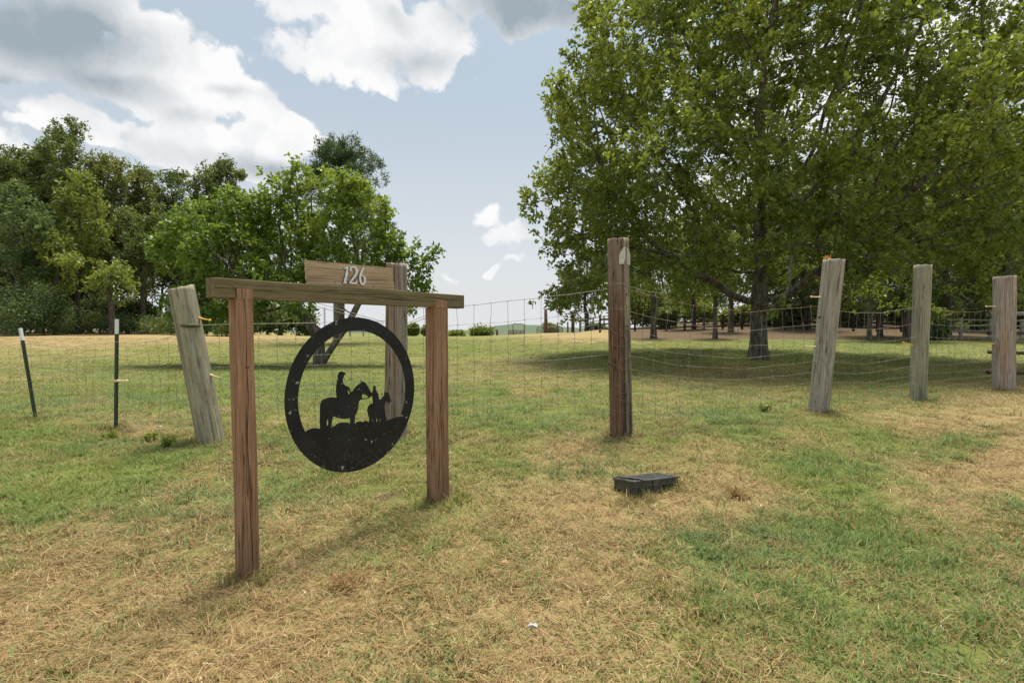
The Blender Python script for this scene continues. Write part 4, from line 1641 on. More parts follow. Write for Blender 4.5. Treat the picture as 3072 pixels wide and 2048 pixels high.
# C
rC, bC, tC, kC = round_post((2754, 1199), (2769, 796), 46, 50, W_GREYG, 'slim greenish grey post, second from the right edge of the photo', 3, cracks=((4.5, .06),), groove=.02, tilt=.004, segs=60)
insulator(rC, bC.y, 2736, 1035, 29, -1, INS_Y, -8)
bm = bmesh.new()
a_, b_ = local_of(rC, P(2763, 876, bC.y - .12)), local_of(rC, P(2782, 893, bC.y - .14))
add_tube(bm, [a_, b_], .003, 5)
obj_bm('wire_end', bm, M_WIREB, rC)
# D
rD, bD, tD, kD = round_post((3011, 1169), (3013, 829), 59, 58, W_RUST, 'thick pale grey post with orange stains, nearest the right edge', 4, cracks=((4.6, .08), (5.2, .06)), tilt=.004)
insulator(rD, bD.y, 2983, 919, 28, -1, INS_C)
insulator(rD, bD.y, 2980, 1031, 24, -1, INS_Y)
# post behind the ring
rE, bE, tE, kE = round_post((1187, 1306), (1190, 790), 74, 68, W_OLD, 'tall weathered grey brown post standing behind the black ring', 5, cracks=((4.72, .3), (4.1, .06)), tilt=.012, groove=.07)
# leaning lichen post
rL, bL, tL, kL = round_post((634, 1322), (543, 861), 80, 76, W_LICHEN, 'stout lichen covered post leaning left, with a splinter split off its side', 6,
                            cracks=((5.45, .12), (4.3, .05)), tilt=.018, groove=.035)
insulator(rL, bL.y, 603, 955, 30, 1, INS_Y, 6)
insulator(rL, bL.y, 637, 1126, 25, 1, INS_C, 8)
bm = bmesh.new()
for (dx, w_) in ((0, 1), (5, .7)):
    pts = [local_of(rL, P(a + dx, b_, bL.y - .02)) for a, b_ in ((533, 985), (527, 962), (518, 942), (505, 925), (489, 910))]
    add_tube(bm, pts, [.013 * w_, .011 * w_, .008 * w_, .006 * w_, .001], 5)
obj_bm('splinter', bm, W_GREY, rL)
bm = bmesh.new()
pts = []
for i in range(9):
    f = i / 8
    p = local_of(rL, P(562 + 46 * f, 976 + 1 * f, bL.y))
    Rp = .108
    ax = (p.x) / Rp
    xx = max(-.97, min(.97, ax))
    pts.append(Vector((p.x, -math.sqrt(1 - xx * xx) * Rp * 1.02, p.z)))
add_tube(bm, pts, [.004, .012, .018, .02, .018, .02, .016, .01, .003], 8)
obj_bm('moss_pad', bm, mat_plain('moss', (.085, .10, .04), 1, 0, 70, .5, .6), rL, True)
# dead leaf on post B
bm = bmesh.new()
lc = tB + Vector((-.075, -.03, .012))
for (dx, dz_, L_, w_) in ((-.10, .018, .1, .008), (-.06, .035, .07, .007), (-.03, .04, .05, .007), (.02, .05, .05, .005), (.035, .02, .03, .006)):
    e = Vector((dx, rnd.uniform(-.02, .02), dz_))
    s_ = Vector((e.z, 0, -e.x)).normalized() * w_
    v = [bm.verts.new(p) for p in (Vector((.02, 0, 0)), e * .5 + s_, e, e * .5 - s_)]
    bm.faces.new(v)
r_ = bmesh.ops.solidify(bm, geom=bm.faces[:], thickness=.0015)
o = obj_bm('dead_leaf', bm, mat_plain('orange_leaf', (.72, .40, .10), .6, 0, 60, .25), None, False, tuple(lc))
tag(o, 'curled orange dead leaf lying on top of the leaning grey post', 'leaf')


# ------------------------------------------------------------------ steel T posts
def t_post(base_px, top_px, label, ins=None):
    b = G(*base_px)
    t = P(top_px[0], top_px[1], b.y)
    h = (t - b).length
    root = thing('steel_post', tuple(b), label, 'fence post', 'steel posts of the wire fence')
    root.rotation_euler = Vector((0, 0, 1)).rotation_difference((t - b).normalized()).to_euler()
    for (nm, z0, z1, mt) in (('shaft', -.1, h * .865, mat_plain('dark_green_paint', (.018, .04, .028), .5, .2, 30, .3)),
                             ('white_cap', h * .865, h, mat_plain('white_paint', (.72, .74, .76), .5, 0, 30, .08))):
        bm = bmesh.new()
        add_box(bm, -.016, .016, -.006, -.001, z0, z1)
        add_box(bm, -.0025, .0025, -.001, .022, z0, z1)
        z = max(z0, .05) + .02
        while z < z1 - .02:
            add_box(bm, .0155, .021, -.012, -.002, z, z + .016)
            z += .054
        o = obj_bm(nm, bm, mt, root)
        o.rotation_euler = (0, 0, -.25)
    if ins:
        bm = bmesh.new()
        k = b.y / F
        a, e = local_of(root, P(*ins[0], b.y - .01)), local_of(root, P(*ins[1], b.y - .01))
        add_tube(bm, [a, a.lerp(e, .8), a.lerp(e, .82), e], [.0075, .007, .012, .010], 8)
        add_box(bm, -.02, .02, -.02, .02, a.z - .012, a.z + .012, .003)
        obj_bm('insulator', bm, INS_C, root)
    return b, t


bT1, tT1 = t_post((106, 1256), (60, 984), 'dark green steel post with a white top, leaning, leftmost post of the photo')
bT2, tT2 = t_post((347, 1285), (350, 957), 'upright dark green steel post with a white top and a yellow insulator', ((346, 1142), (385, 1142)))


# ------------------------------------------------------------------ woven wire
FR = [0, .081, .154, .244, .352, .461, .563, .672, .825, 1.0]


def wire_panel(base0, base1, tops, bots, npx, label, off=-.02, topmat=None, skew=0, slack=0, cat='wire fence', back=.0, gap=0):
    """tops / bots: [(px, row)...] of the top and bottom wire; the panel runs straight between the two ends in plan"""
    a, b = Vector((base0.x, base0.y, 0)), Vector((base1.x, base1.y, 0))
    d = (b - a).normalized()
    nn = Vector((d.y, -d.x, 0))
    if nn.y > 0:
        nn = -nn
    a = a - nn * back
    org = a.copy()
    root = thing('woven_wire_panel', (a.x, a.y, tz(a.x, a.y)), label, cat, 'panels of woven wire between the fence posts')
    base = Vector(root.location)
    T = [hit(p[0], p[1], org, nn) for p in tops]
    B = [hit(p[0], p[1], org, nn) for p in bots]
    L = (b - a).length
    sT = [(p - a).dot(d) for p in T]
    sB = [(p - a).dot(d) for p in B]
    s0, s1 = min(sT[0], sB[0]), max(sT[-1], sB[-1])
    n = max(8, int((s1 - s0) / .15))
    sd_ = rnd.uniform(0, 99)

    def pt(s, f, j=True):
        zt = np.interp(s, sT, [p.z for p in T])
        zb_ = np.interp(s, sB, [p.z for p in B])
        w = 1
        # the fabric bellies and kinks
        mid = math.sin(math.pi * f)
        kk = .010 if j else 0
        dx = kk * mnoise.noise(Vector((s * 3.1, f * 5, sd_))) + skew * mid * .06 * math.sin((s - s0) / (s1 - s0) * 5)
        dzz = kk * 1.3 * mnoise.noise(Vector((s * 2.3, f * 6, sd_ + 9))) - slack * f * (1 - f) * 1.5 * math.sin(math.pi * (s - s0) / (s1 - s0))
        dy = .012 * mnoise.noise(Vector((s * 1.9, f * 4, sd_ + 20)))
        p = a + d * (s + dx) + nn * dy
        p.z = zb_ + (zt - zb_) * f + dzz
        return p - base
    for i, f in enumerate(FR):
        bm = bmesh.new()
        m_ = n * 3
        add_tube(bm, [pt(s0 + (s1 - s0) * k / m_, f) for k in range(m_ + 1)], .0023 if i == 9 else (.0018 if i == 0 else .0015), 4)
        obj_bm('line_wire', bm, (topmat or M_WIRE) if i == 9 else M_WIRE, root, True)
    for k in range(1, n):
        s = s0 + (s1 - s0) * k / n
        bm = bmesh.new()
        fs = [j / 27 for j in range(28)]
        add_tube(bm, [pt(s + .006 * mnoise.noise(Vector((k, f * 9, sd_))), f) for f in fs], .0017, 4)
        for f in FR:
            c_ = pt(s, f)
            add_tube(bm, [c_ - d * .008, c_ + d * .008], .0030, 4)
        obj_bm('stay_wire', bm, M_WIRE, root, True)
    return root


def front_of(b, r):
    return Vector((b.x, b.y + r, b.z))


wire_panel(G(-330, 1238), bT1, [(-330, 1062), (-120, 1062), (0, 1043), (64, 1031)], [(-330, 1222), (102, 1240)], 30, 'woven wire running out of the photo left of the leftmost steel post', topmat=M_WIREB)
wire_panel(bT1, bT2, [(64, 1031), (190, 1041), (348, 1026)], [(102, 1240), (347, 1266)], 30, 'woven wire between the two dark green steel posts', topmat=M_WIREB, skew=1)
wire_panel(bT2, bL, [(350, 1026), (400, 1028), (480, 1020), (545, 1002)], [(347, 1266), (610, 1280)], 30, 'slanting woven wire between a steel post and the leaning lichen post', topmat=M_WIREB, skew=1.5)
wire_panel(bL, bE, [(600, 976), (720, 971), (840, 969), (960, 966), (1160, 960)], [(650, 1262), (1160, 1250)], 30, 'woven wire seen behind the ring sign, up to the post behind it', topmat=M_WIREB, back=-.1)
wire_panel(bE, bA, [(1222, 924), (1300, 922), (1410, 915), (1540, 903), (1700, 885), (1824, 864)], [(1222, 1256), (1400, 1247), (1640, 1241), (1824, 1230)], 30,
           'woven wire sagging between the post behind the ring and the brown post', back=-.1)
wire_panel(bA, bB, [(1890, 872), (1960, 889), (2115, 922), (2241, 936), (2340, 928), (2460, 918)], [(1895, 1232), (1990, 1247), (2200, 1246), (2440, 1222)], 30,
           'loose rusty topped woven wire between the brown post and the leaning grey post', topmat=M_WIRER, skew=-1, back=-.1, slack=.03)
wire_panel(bB, bC, [(2500, 928), (2560, 938), (2640, 939), (2742, 923)], [(2470, 1215), (2600, 1212), (2740, 1188)], 30,
           'woven wire between the leaning grey post and the slim greenish post', topmat=M_WIRE, skew=-1, back=-.1, slack=.03)
wire_panel(bC, bD, [(2790, 926), (2850, 934), (2930, 936), (2985, 930)], [(2775, 1184), (2985, 1158)], 30,
           'woven wire with a rusty top strand between the last two wooden posts', topmat=M_WIRER, skew=-1, back=-.1, slack=.03)


# twisted brace cables behind the ring post
def cable(p0, p1, r, mat, label, sag=0.0, name='brace_wire'):
    bm = bmesh.new()
    b0 = Vector(p0)
    pts = []
    for i in range(25):
        f = i / 24
        p = Vector(p0).lerp(Vector(p1), f)
        p.z -= sag * 4 * f * (1 - f)
        pts.append(p - b0)
    add_tube(bm, pts, r, 5)
    o = obj_bm(name, bm, mat, None, True, tuple(b0))
    tag(o, label, 'wire', 'brace wires by the post behind the ring')


cable(P(1152, 966, 5.15), P(940, 905, 5.6), .003, M_WIRE, 'upper brace wire running left from the post behind the ring', .0)
cable(P(1152, 971, 5.15), P(945, 918, 5.6), .003, M_WIRE, 'lower brace wire running left from the post behind the ring', .0)
cable(P(1222, 968, 5.15), P(1330, 925, 5.5), .003, M_WIRE, 'upper brace wire running right from the post behind the ring', .0)
cable(P(1222, 974, 5.15), P(1330, 935, 5.5), .003, M_WIRE, 'lower brace wire running right from the post behind the ring', .0)


# loose strand that crosses in front of the trees from post A to the right
cable(P(1890, 860, 5.0), P(1990, 880, 5.15), .0013, M_WIREB, 'thin loose wire slanting down to the right from the brown post', .01, 'loose_wire')


# ------------------------------------------------------------------ pipe rails at the right edge
def pipe_fence():
    pipe = mat_plain('rusty_pipe', (.10, .065, .05), .75, .3, 40, .5, .3)
    galv = mat_plain('grey_pipe', (.22, .20, .185), .6, .3, 40, .3, .2)
    Y = 8.9
    root = thing('pipe_rail_fence', tuple(G(3330, 1150)), 'rusty steel pipe rails with open ends sticking out behind the last wooden post', 'pipe fence')
    base = Vector(root.location)
    for (px, row, row2, rpx, mt) in ((2967, 942, 939, 6.5, galv), (2962, 998, 996, 5.2, pipe), (2966, 1056, 1069, 5.2, pipe), (2962, 1117, 1122, 5.6, pipe)):
        a, e = P(px, row, Y), P(3420, row2, Y + .9)
        k = Y / F
        bm = bmesh.new()
        R_ = rpx * k
        n = 14
        d = (e - a).normalized()
        u = d.cross(Vector((0, 0, 1))).normalized()
        w = u.cross(d)
        rings = []
        for (o_, rr) in ((.25, R_ * .82), (0, R_ * .82), (0, R_), ((e - a).length, R_)):
            rings.append([bm.verts.new(a + d * o_ + (u * math.cos(2 * math.pi * i / n) + w * math.sin(2 * math.pi * i / n)) * rr - base) for i in range(n)])
        for i in range(3):
            for j in range(n):
                bm.faces.new((rings[i][j], rings[i][(j + 1) % n], rings[i + 1][(j + 1) % n], rings[i + 1][j]))
        bm.faces.new(rings[0])
        bm.faces.new(rings[3])
        bmesh.ops.recalc_face_normals(bm, faces=bm.faces)
        obj_bm('rail', bm, mt, root, True)
    for px in (3330,):
        bm = bmesh.new()
        g = G(px, 1150)
        add_tube(bm, [(0, 0, -.1), (0, 0, 1.35)], .05, 12)
        obj_bm('pipe_post', bm, pipe, root, True)


pipe_fence()


# ------------------------------------------------------------------ far rail fences and pens
M_RAILD = mat_wood('dark_rail', (.03, .022, .017), (.055, .042, .033), (.09, .07, .055), axis=0, grain=20, cracks=0)
M_RAILP = mat_wood('pale_rail', (.26, .24, .2), (.42, .40, .35), (.55, .52, .46), axis=0, grain=20, cracks=0)
M_RAILG = mat_wood('grey_rail', (.06, .05, .04), (.11, .095, .075), (.16, .14, .115), axis=0, grain=20, cracks=0)


def rail_fence(pts, Ys, rails, mat, label, pw=.13, rw=.11, name='rail_fence', over=.06, posts_at=None):
    """pts: px of posts; Ys: depth of each; rails: heights above the ground"""
    P3 = []
    for px, Y in zip(pts, Ys):
        x = P(px, 985, Y).x
        P3.append(Vector((x, Y, tz(x, Y))))
    root = thing(name, tuple(P3[0]), label, 'fence')
    base = P3[0]
    top = max(rails) + rw / 2 + over
    for p in P3:
        bm = bmesh.new()
        q_ = p - base
        h = top * rnd.uniform(.97, 1.05)
        add_box(bm, q_.x - pw / 2, q_.x + pw / 2, q_.y - pw / 2, q_.y + pw / 2, q_.z - .2, q_.z + h)
        obj_bm('post', bm, mat, root)
    for i in range(len(P3) - 1):
        for hgt in rails:
            a, e = P3[i] - base, P3[i + 1] - base
            a, e = a + Vector((0, 0, hgt)), e + Vector((0, 0, hgt + rnd.uniform(-.02, .02)))
            dd = (e - a)
            L = dd.length
            mtx = Matrix.Translation(a) @ dd.to_track_quat('X', 'Z').to_matrix().to_4x4()
            bm = bmesh.new()
            add_box(bm, 0, L, -pw / 2 - .045, -pw / 2 - .006, -rw / 2, rw / 2, 0, mtx)
            obj_bm('rail', bm, mat, root)
    return root


pxs = [1800, 1855, 1905, 1998, 2054, 2111, 2168, 2226, 2290, 2353, 2420, 2490, 2560, 2632, 2705, 2780]
rail_fence(pxs, np.linspace(41, 37.6, len(pxs)), (.25, .62, 1.0), M_RAILD, 'long dark board fence running behind the big oak under the trees', pw=.14)
rail_fence([2800, 2882, 2970, 3065, 3165, 3270], np.linspace(33, 29.5, 6), (.12, .45, .8, 1.12), M_RAILP, 'pale four rail fence at the right in front of the woods', pw=.13, rw=.085)
rail_fence([-60, 40, 130, 215, 300, 385, 470, 555], np.linspace(42, 42, 8), (.5, 1.0), M_RAILG, 'old grey two rail fence under the woods on the left', pw=.15, rw=.14)
rail_fence([1010, 1050, 1090, 1130], [63, 63, 62, 62], (.7, 1.15, 1.6), M_RAILP, 'pale rail fence on the crest seen through the ring', pw=.15, rw=.16)
# posts of the crest
M_CREST = mat_plain('brown_pole', (.14, .085, .06), .9, 0, 5, .3)
M_CRESTG = mat_plain('grey_pole', (.12, .11, .08), .9, 0, 5, .3)
CR = [(1637, 926, 1001, 11, 56, M_CREST, 'tall brown pole standing among the metal pens on the crest'), (1718, 945, 992, 10, 56, M_CREST, 'brown pole under the left skirt of the oak'),
      (1672, 967, 998, 5, 56, M_CRESTG, 'short grey post right of the tall brown pole'), (1703, 965, 996, 5, 56, M_CRESTG, 'short grey post between the two brown poles'),
      (1740, 960, 990, 6, 56, M_CRESTG, 'short grey post right of the second brown pole'), (1779, 962, 986, 6, 54, M_CRESTG, 'grey post where the crest rails end'),
      (1491, 987, 1004, 7, 60, M_CREST, 'dark stub post beside the rounded bush on the crest'), (1380, 992, 1006, 7, 62, M_CREST, 'short reddish post on the crest right of the sign frame'),
      (1415, 992, 1006, 7, 62, M_CREST, 'short leaning reddish post touching the rounded bush'),
      (1008, 885, 1020, 17, 34, M_CRESTG, 'pale grey utility pole behind the trunks of the bright green tree')]
for (px, r0, r1, w_, Y, mt, lab) in CR:
    x = P(px, 985, Y).x
    z = tz(x, Y)
    top = P(px, r0, Y).z
    bm = bmesh.new()
    rr = w_ * Y / F / 2
    add_tube(bm, [(0, 0, -.3), (.02, 0, (top - z) * .5), (0, 0, top - z)], [rr, rr * .95, rr * .85], 10)
    o = obj_bm('wooden_pole', bm, mt, None, True, (x, Y, z))
    tag(o, lab, 'pole', 'poles on the crest of the pasture')


def pen_panel(px0, px1, r_top, Y, label, arch=False, rows=5, col_=(.20, .19, .18)):
    mt = mat_plain('pen_tube', col_, .6, .4, 5, .3)
    a, b = P(px0, 985, Y), P(px1, 985, Y)
    z0 = tz((a.x + b.x) / 2, Y)
    top = P(px0, r_top, Y).z - z0
    root = thing('pen_panel', (a.x, Y, z0), label, 'livestock panel', 'metal pen panels on the crest')
    L = b.x - a.x
    bm = bmesh.new()
    r = .045
    add_tube(bm, [(0, 0, 0), (0, 0, top - .15), (.1, 0, top), (L - .1, 0, top), (L, 0, top - .15), (L, 0, 0)], r, 6)
    obj_bm('outer_tube', bm, mt, root, True)
    for i in range(rows):
        bm = bmesh.new()
        z = (top * (.45 if arch else .85)) * (i + .6) / rows
        add_tube(bm, [(0, 0, z), (L, 0, z)], .028, 5)
        obj_bm('cross_tube', bm, mt, root, True)
    for f in (.33, .66):
        bm = bmesh.new()
        add_tube(bm, [(L * f, -.03, .1), (L * f, -.03, top * (.45 if arch else .98))], .025, 5)
        obj_bm('upright', bm, mt, root, True)


pen_panel(1611, 1650, 980, 57, 'grey tube pen panel left of the tall brown pole on the crest', rows=4)
pen_panel(1652, 1688, 980, 57, 'grey tube pen panel right of the tall brown pole on the crest', rows=4)
pen_panel(1539, 1573, 971, 58, 'pen gate with a high square arch on the crest of the pasture', True, 5, (.16, .14, .13))
pen_panel(1526, 1540, 990, 58, 'low reddish pen panel left of the arched gate', False, 3, (.2, .1, .08))
rail_fence([1742, 1780, 1812, 1850], [55, 53, 51, 49], (.5, .85, 1.2), M_RAILP, 'pale crest rails between the pens and the brown post', pw=.12, rw=.08)


# ------------------------------------------------------------------ utility box in the grass
def build_box():
    m, nt, b = new_mat('weathered_black_plastic')
    tc = nt.add('ShaderNodeTexCoord').outputs['Object']
    n = nt.noise(tc, 22, 6, .7)
    n2 = nt.noise(tc, 90, 4, .7)
    c = nt.mix(nt.smooth(n, .35, .7), (.028, .03, .026), (.085, .08, .062))
    c = nt.mix(nt.smooth(n2, .6, .75, 0, .6), c, (.16, .14, .10))
    nt.l.new(c, b.inputs['Base Color'])
    b.inputs['Roughness'].default_value = .6
    bump(nt, b, n, .3, .004)
    A_ = G(1905, 1499)
    B_ = G(2037, 1464)
    C_ = G(1838, 1466)
    u = Vector((B_.x - A_.x, B_.y - A_.y, 0))
    Lx = u.length
    u.normalize()
    v = Vector((-u.y, u.x, 0))
    Ly = .20
    root = thing('utility_box', tuple(A_), 'low black plastic utility box with a ribbed lid, tilted in the dry grass', 'utility box')
    yaw = math.atan2(u.y, u.x)
    root.rotation_euler = (-.13, .045, yaw)
    hF = (P(1905, 1443, A_.y).z - A_.z)
    bm = bmesh.new()
    # hollow shallow tray: walls only, with a lower foot at the near corner
    add_box(bm, 0, Lx, 0, .014, hF - .052, hF - .012, .002)
    add_box(bm, 0, Lx, Ly - .014, Ly, hF - .055, hF - .012, .002)
    add_box(bm, Lx - .014, Lx, .014, Ly - .014, hF - .055, hF - .012, .002)
    add_box(bm, .006, Lx - .02, .02, .03, -.03, hF - .05, 0)
    obj_bm('upper_wall', bm, m, root)
    bm = bmesh.new()
    add_box(bm, -.004, .022, -.004, Ly + .004, -.04, hF - .012, .003)
    obj_bm('end_wall', bm, m, root)
    bm = bmesh.new()
    add_box(bm, Lx * .40, Lx * .52, -.012, .02, -.03, hF - .012, .003)
    obj_bm('leg', bm, m, root)
    bm = bmesh.new()
    add_box(bm, Lx * .56, Lx * .98, .012, .03, -.03, hF - .062, .003)
    obj_bm('skirt', bm, m, root)
    # lid with rim and ribs
    ml, nt2, b2_ = new_mat('lid_plastic')
    tc = nt2.add('ShaderNodeTexCoord').outputs['Object']
    n = nt2.noise(tc, 30, 6, .7)
    nt2.l.new(nt2.mix(nt2.smooth(n, .35, .7), (.045, .048, .048), (.12, .12, .11)), b2_.inputs['Base Color'])
    b2_.inputs['Roughness'].default_value = .5
    bm = bmesh.new()
    add_box(bm, -.012, Lx + .008, -.012, .006, hF - .014, hF, .003)
    add_box(bm, -.012, Lx + .008, Ly - .006, Ly + .01, hF - .014, hF, .003)
    add_box(bm, -.012, .006, .0065, Ly - .0065, hF - .014, hF - .0005, .003)
    add_box(bm, Lx - .008, Lx + .008, .0065, Ly - .0065, hF - .014, hF - .0005, .003)
    add_box(bm, .005, Lx - .007, .005, Ly - .005, hF - .013, hF - .006, 0)
    for i in range(14):
        x = .02 + (Lx - .05) * i / 13
        add_box(bm, x, x + .012, .012, Ly - .012, hF - .0061, hF - .002, .001)
    obj_bm('lid', bm, ml, root)
    bm = bmesh.new()
    add_tube(bm, [(-.05, .14, hF + .012), (.02, .09, hF + .008), (.05, .0, hF + .006), (.07, -.035, hF - .008)], [.004, .007, .008, .006], 7)
    obj_bm('strap', bm, m, root, True)


build_box()


# ------------------------------------------------------------------ litter and small plants
def scrap(px, row, w, h, label):
    g = G(px, row)
    k = g.y / F
    bm = bmesh.new()
    pts_ = [(-.5, 0), (-.35, .5), (-.1, .8), (.1, .6), (.3, .9), (.5, .4), (.45, .0), (.1, -.2), (-.25, -.12)]
    vs = [bm.verts.new((a * w * k, rnd.uniform(-.01, .01) + b_ * .01, b_ * h * k + .012)) for a, b_ in pts_]
    c_ = bm.verts.new((0, -.012, .4 * h * k + .012))
    for i in range(len(vs)):
        bm.faces.new((vs[i], vs[(i + 1) % len(vs)], c_))
    bmesh.ops.solidify(bm, geom=bm.faces[:], thickness=.002)
    o = obj_bm('paper_scrap', bm, mat_plain('white_litter', (.78, .78, .76), .7, 0, 40, .06), None, False, tuple(g + Vector((0, 0, .02))))
    o.rotation_euler = (-.5, 0, 0)
    tag(o, label, 'litter')


scrap(474, 1292, 20, 8, 'crumpled white scrap in the grass left of the leaning lichen post')
scrap(1597, 1907, 34, 14, 'crumpled white scrap in the straw at the bottom middle of the photo')


def weed(px, row, h, n, leaf, label, ls=.03, spread=.05, up=.6, wid=.6, droop=0.0, name='weed'):
    g = G(px, row)
    root = thing(name, tuple(g), label, 'plant')
    bm = bmesh.new()
    tips = []
    for i in range(n):
        a = rnd.uniform(0, 6.28)
        r_ = rnd.uniform(.2, 1) * spread
        t = Vector((math.cos(a) * r_, math.sin(a) * r_, h * rnd.uniform(.4, 1)))
        add_tube(bm, [(0, 0, -.01), t * .5 + Vector((0, 0, .01)), t], [.002, .0016, .001], 4)
        tips += [t, t * .7, t * .85]
    obj_bm('stem', bm, leaf, root, True)
    c_ = np.array([tuple(t) for t in tips])
    V, Fq, T = leaf_quads(c_, rng.normal(0, .5, c_.shape) + np.array([0, 0, up]), ls, .008, 4, tint=np.clip(rng.normal(.3, .2, len(c_)), 0, 1), wid=wid, droop=droop)
    obj_np('foliage', V, Fq, leaf, root, False, {'tint': T})


weed(500, 1338, .07, 12, L_YELLOW, 'leafy green weed growing left of the leaning lichen post', .035, .08)
weed(452, 1322, .06, 10, L_YELLOW, 'small yellow green weed between the steel post and the leaning post', .03, .06)
weed(330, 1315, .05, 8, L_YELLOW, 'tiny yellow green weed just left of the upright steel post foot', .03, .06)
weed(2295, 1235, .08, 9, L_YELLOW, 'pale weed in the fence wire left of the leaning grey post', .035, .07)
L_DRY = mat_leaf('rusty_dry_grass', (.30, .17, .07), (.42, .27, .12), (.5, .36, .19), .2, .7)
weed(1045, 1755, .035, 60, L_DRY, 'flattened tuft of rusty orange dry grass right of the left sign post', .045, .11, .25, .06, .1, 'dry_tuft')
weed(2210, 1492, .03, 26, L_DRY, 'small rusty dry tuft right of the utility box', .06, .06, .5, .06, .1, 'dry_tuft')


# ------------------------------------------------------------------ grass blades and straw
def mat_blade(name, kind):
    m, nt, b = new_mat(name)
    dry = nt.add('ShaderNodeAttribute', attribute_type='INSTANCER', attribute_name='dry').outputs['Fac']
    hue = nt.add('ShaderNodeAttribute', attribute_type='INSTANCER', attribute_name='hue').outputs['Fac']
    r = nt.add('ShaderNodeNewGeometry').outputs['Random Per Island']
    r2 = nt.math('FRACT', nt.math('MULTIPLY', r, 17.31))
    g = nt.mix(hue, (.20, .275, .05), (.13, .21, .085))
    g = nt.mix(r2, g, (.27, .33, .09))
    s = nt.mix(r2, (.28, .18, .075), (.68, .53, .27))
    s = nt.mix(nt.math('GREATER_THAN', r2, .85), s, (.78, .66, .42))
    if kind == 'straw':
        c = nt.mix(nt.math('GREATER_THAN', r, .93), s, g)
    else:
        sel = nt.math('GREATER_THAN', dry, r)
        c = nt.mix(sel, g, s)
    nt.l.new(c, b.inputs['Base Color'])
    b.inputs['Roughness'].default_value = .6
    b.inputs['Specular IOR Level'].default_value = .25
    tr = nt.add('ShaderNodeBsdfTranslucent')
    nt.l.new(c, tr.inputs[0])
    mx = nt.add('ShaderNodeMixShader', ins={0: .3})
    nt.l.new(b.outputs[0], mx.inputs[1])
    nt.l.new(tr.outputs[0], mx.inputs[2])
    nt.l.new(mx.outputs[0], nt.n['Material Output'].inputs[0])
    return m


def clump_mesh(kind, seed, mat, wide=1.0, n=26, rad=.07, long=1.0):
    rs = random.Random(seed)
    V, Fc = [], []
    for i in range(n):
        a = rs.uniform(0, 6.283)
        r_ = rad * math.sqrt(rs.random())
        x, y = r_ * math.cos(a), r_ * math.sin(a)
        hd = rs.uniform(0, 6.283)
        w = rs.uniform(.0012, .0024) * wide
        if kind == 'straw':
            L = rs.uniform(.025, .10) * (1.7 if rs.random() < .08 else 1)
            el = rs.uniform(-.03, .22)
            z0 = rs.uniform(.004, .028)
            bend = rs.uniform(-.3, .3)
            w *= .7
        else:
            L = rs.uniform(.022, .060) * long
            el = rs.uniform(.25, 1.35)
            z0 = -.004
            bend = rs.uniform(.2, 1.3)
        px_, py_ = -math.sin(hd) * w, math.cos(hd) * w
        cx, cy, cz = x, y, z0
        e = el
        i0 = len(V)
        segs = 3
        for s in range(segs + 1):
            ww = 1 - (s / segs) ** 1.6
            if s < segs:
                V.append((cx - px_ * ww, cy - py_ * ww, cz))
                V.append((cx + px_ * ww, cy + py_ * ww, cz))
            else:
                V.append((cx, cy, cz))
            l = L / segs
            cx += math.cos(e) * math.cos(hd) * l
            cy += math.cos(e) * math.sin(hd) * l
            cz += math.sin(e) * l
            e -= bend / segs
            if kind == 'straw':
                hd += rs.uniform(-.12, .12)
        for s in range(segs - 1):
            k = i0 + s * 2
            Fc.append((k, k + 1, k + 3, k + 2))
        k = i0 + (segs - 1) * 2
        Fc.append((k, k + 1, k + 2))
    me = bpy.data.meshes.new(kind)
    me.from_pydata(V, [], Fc)
    me.materials.append(mat)
    return me


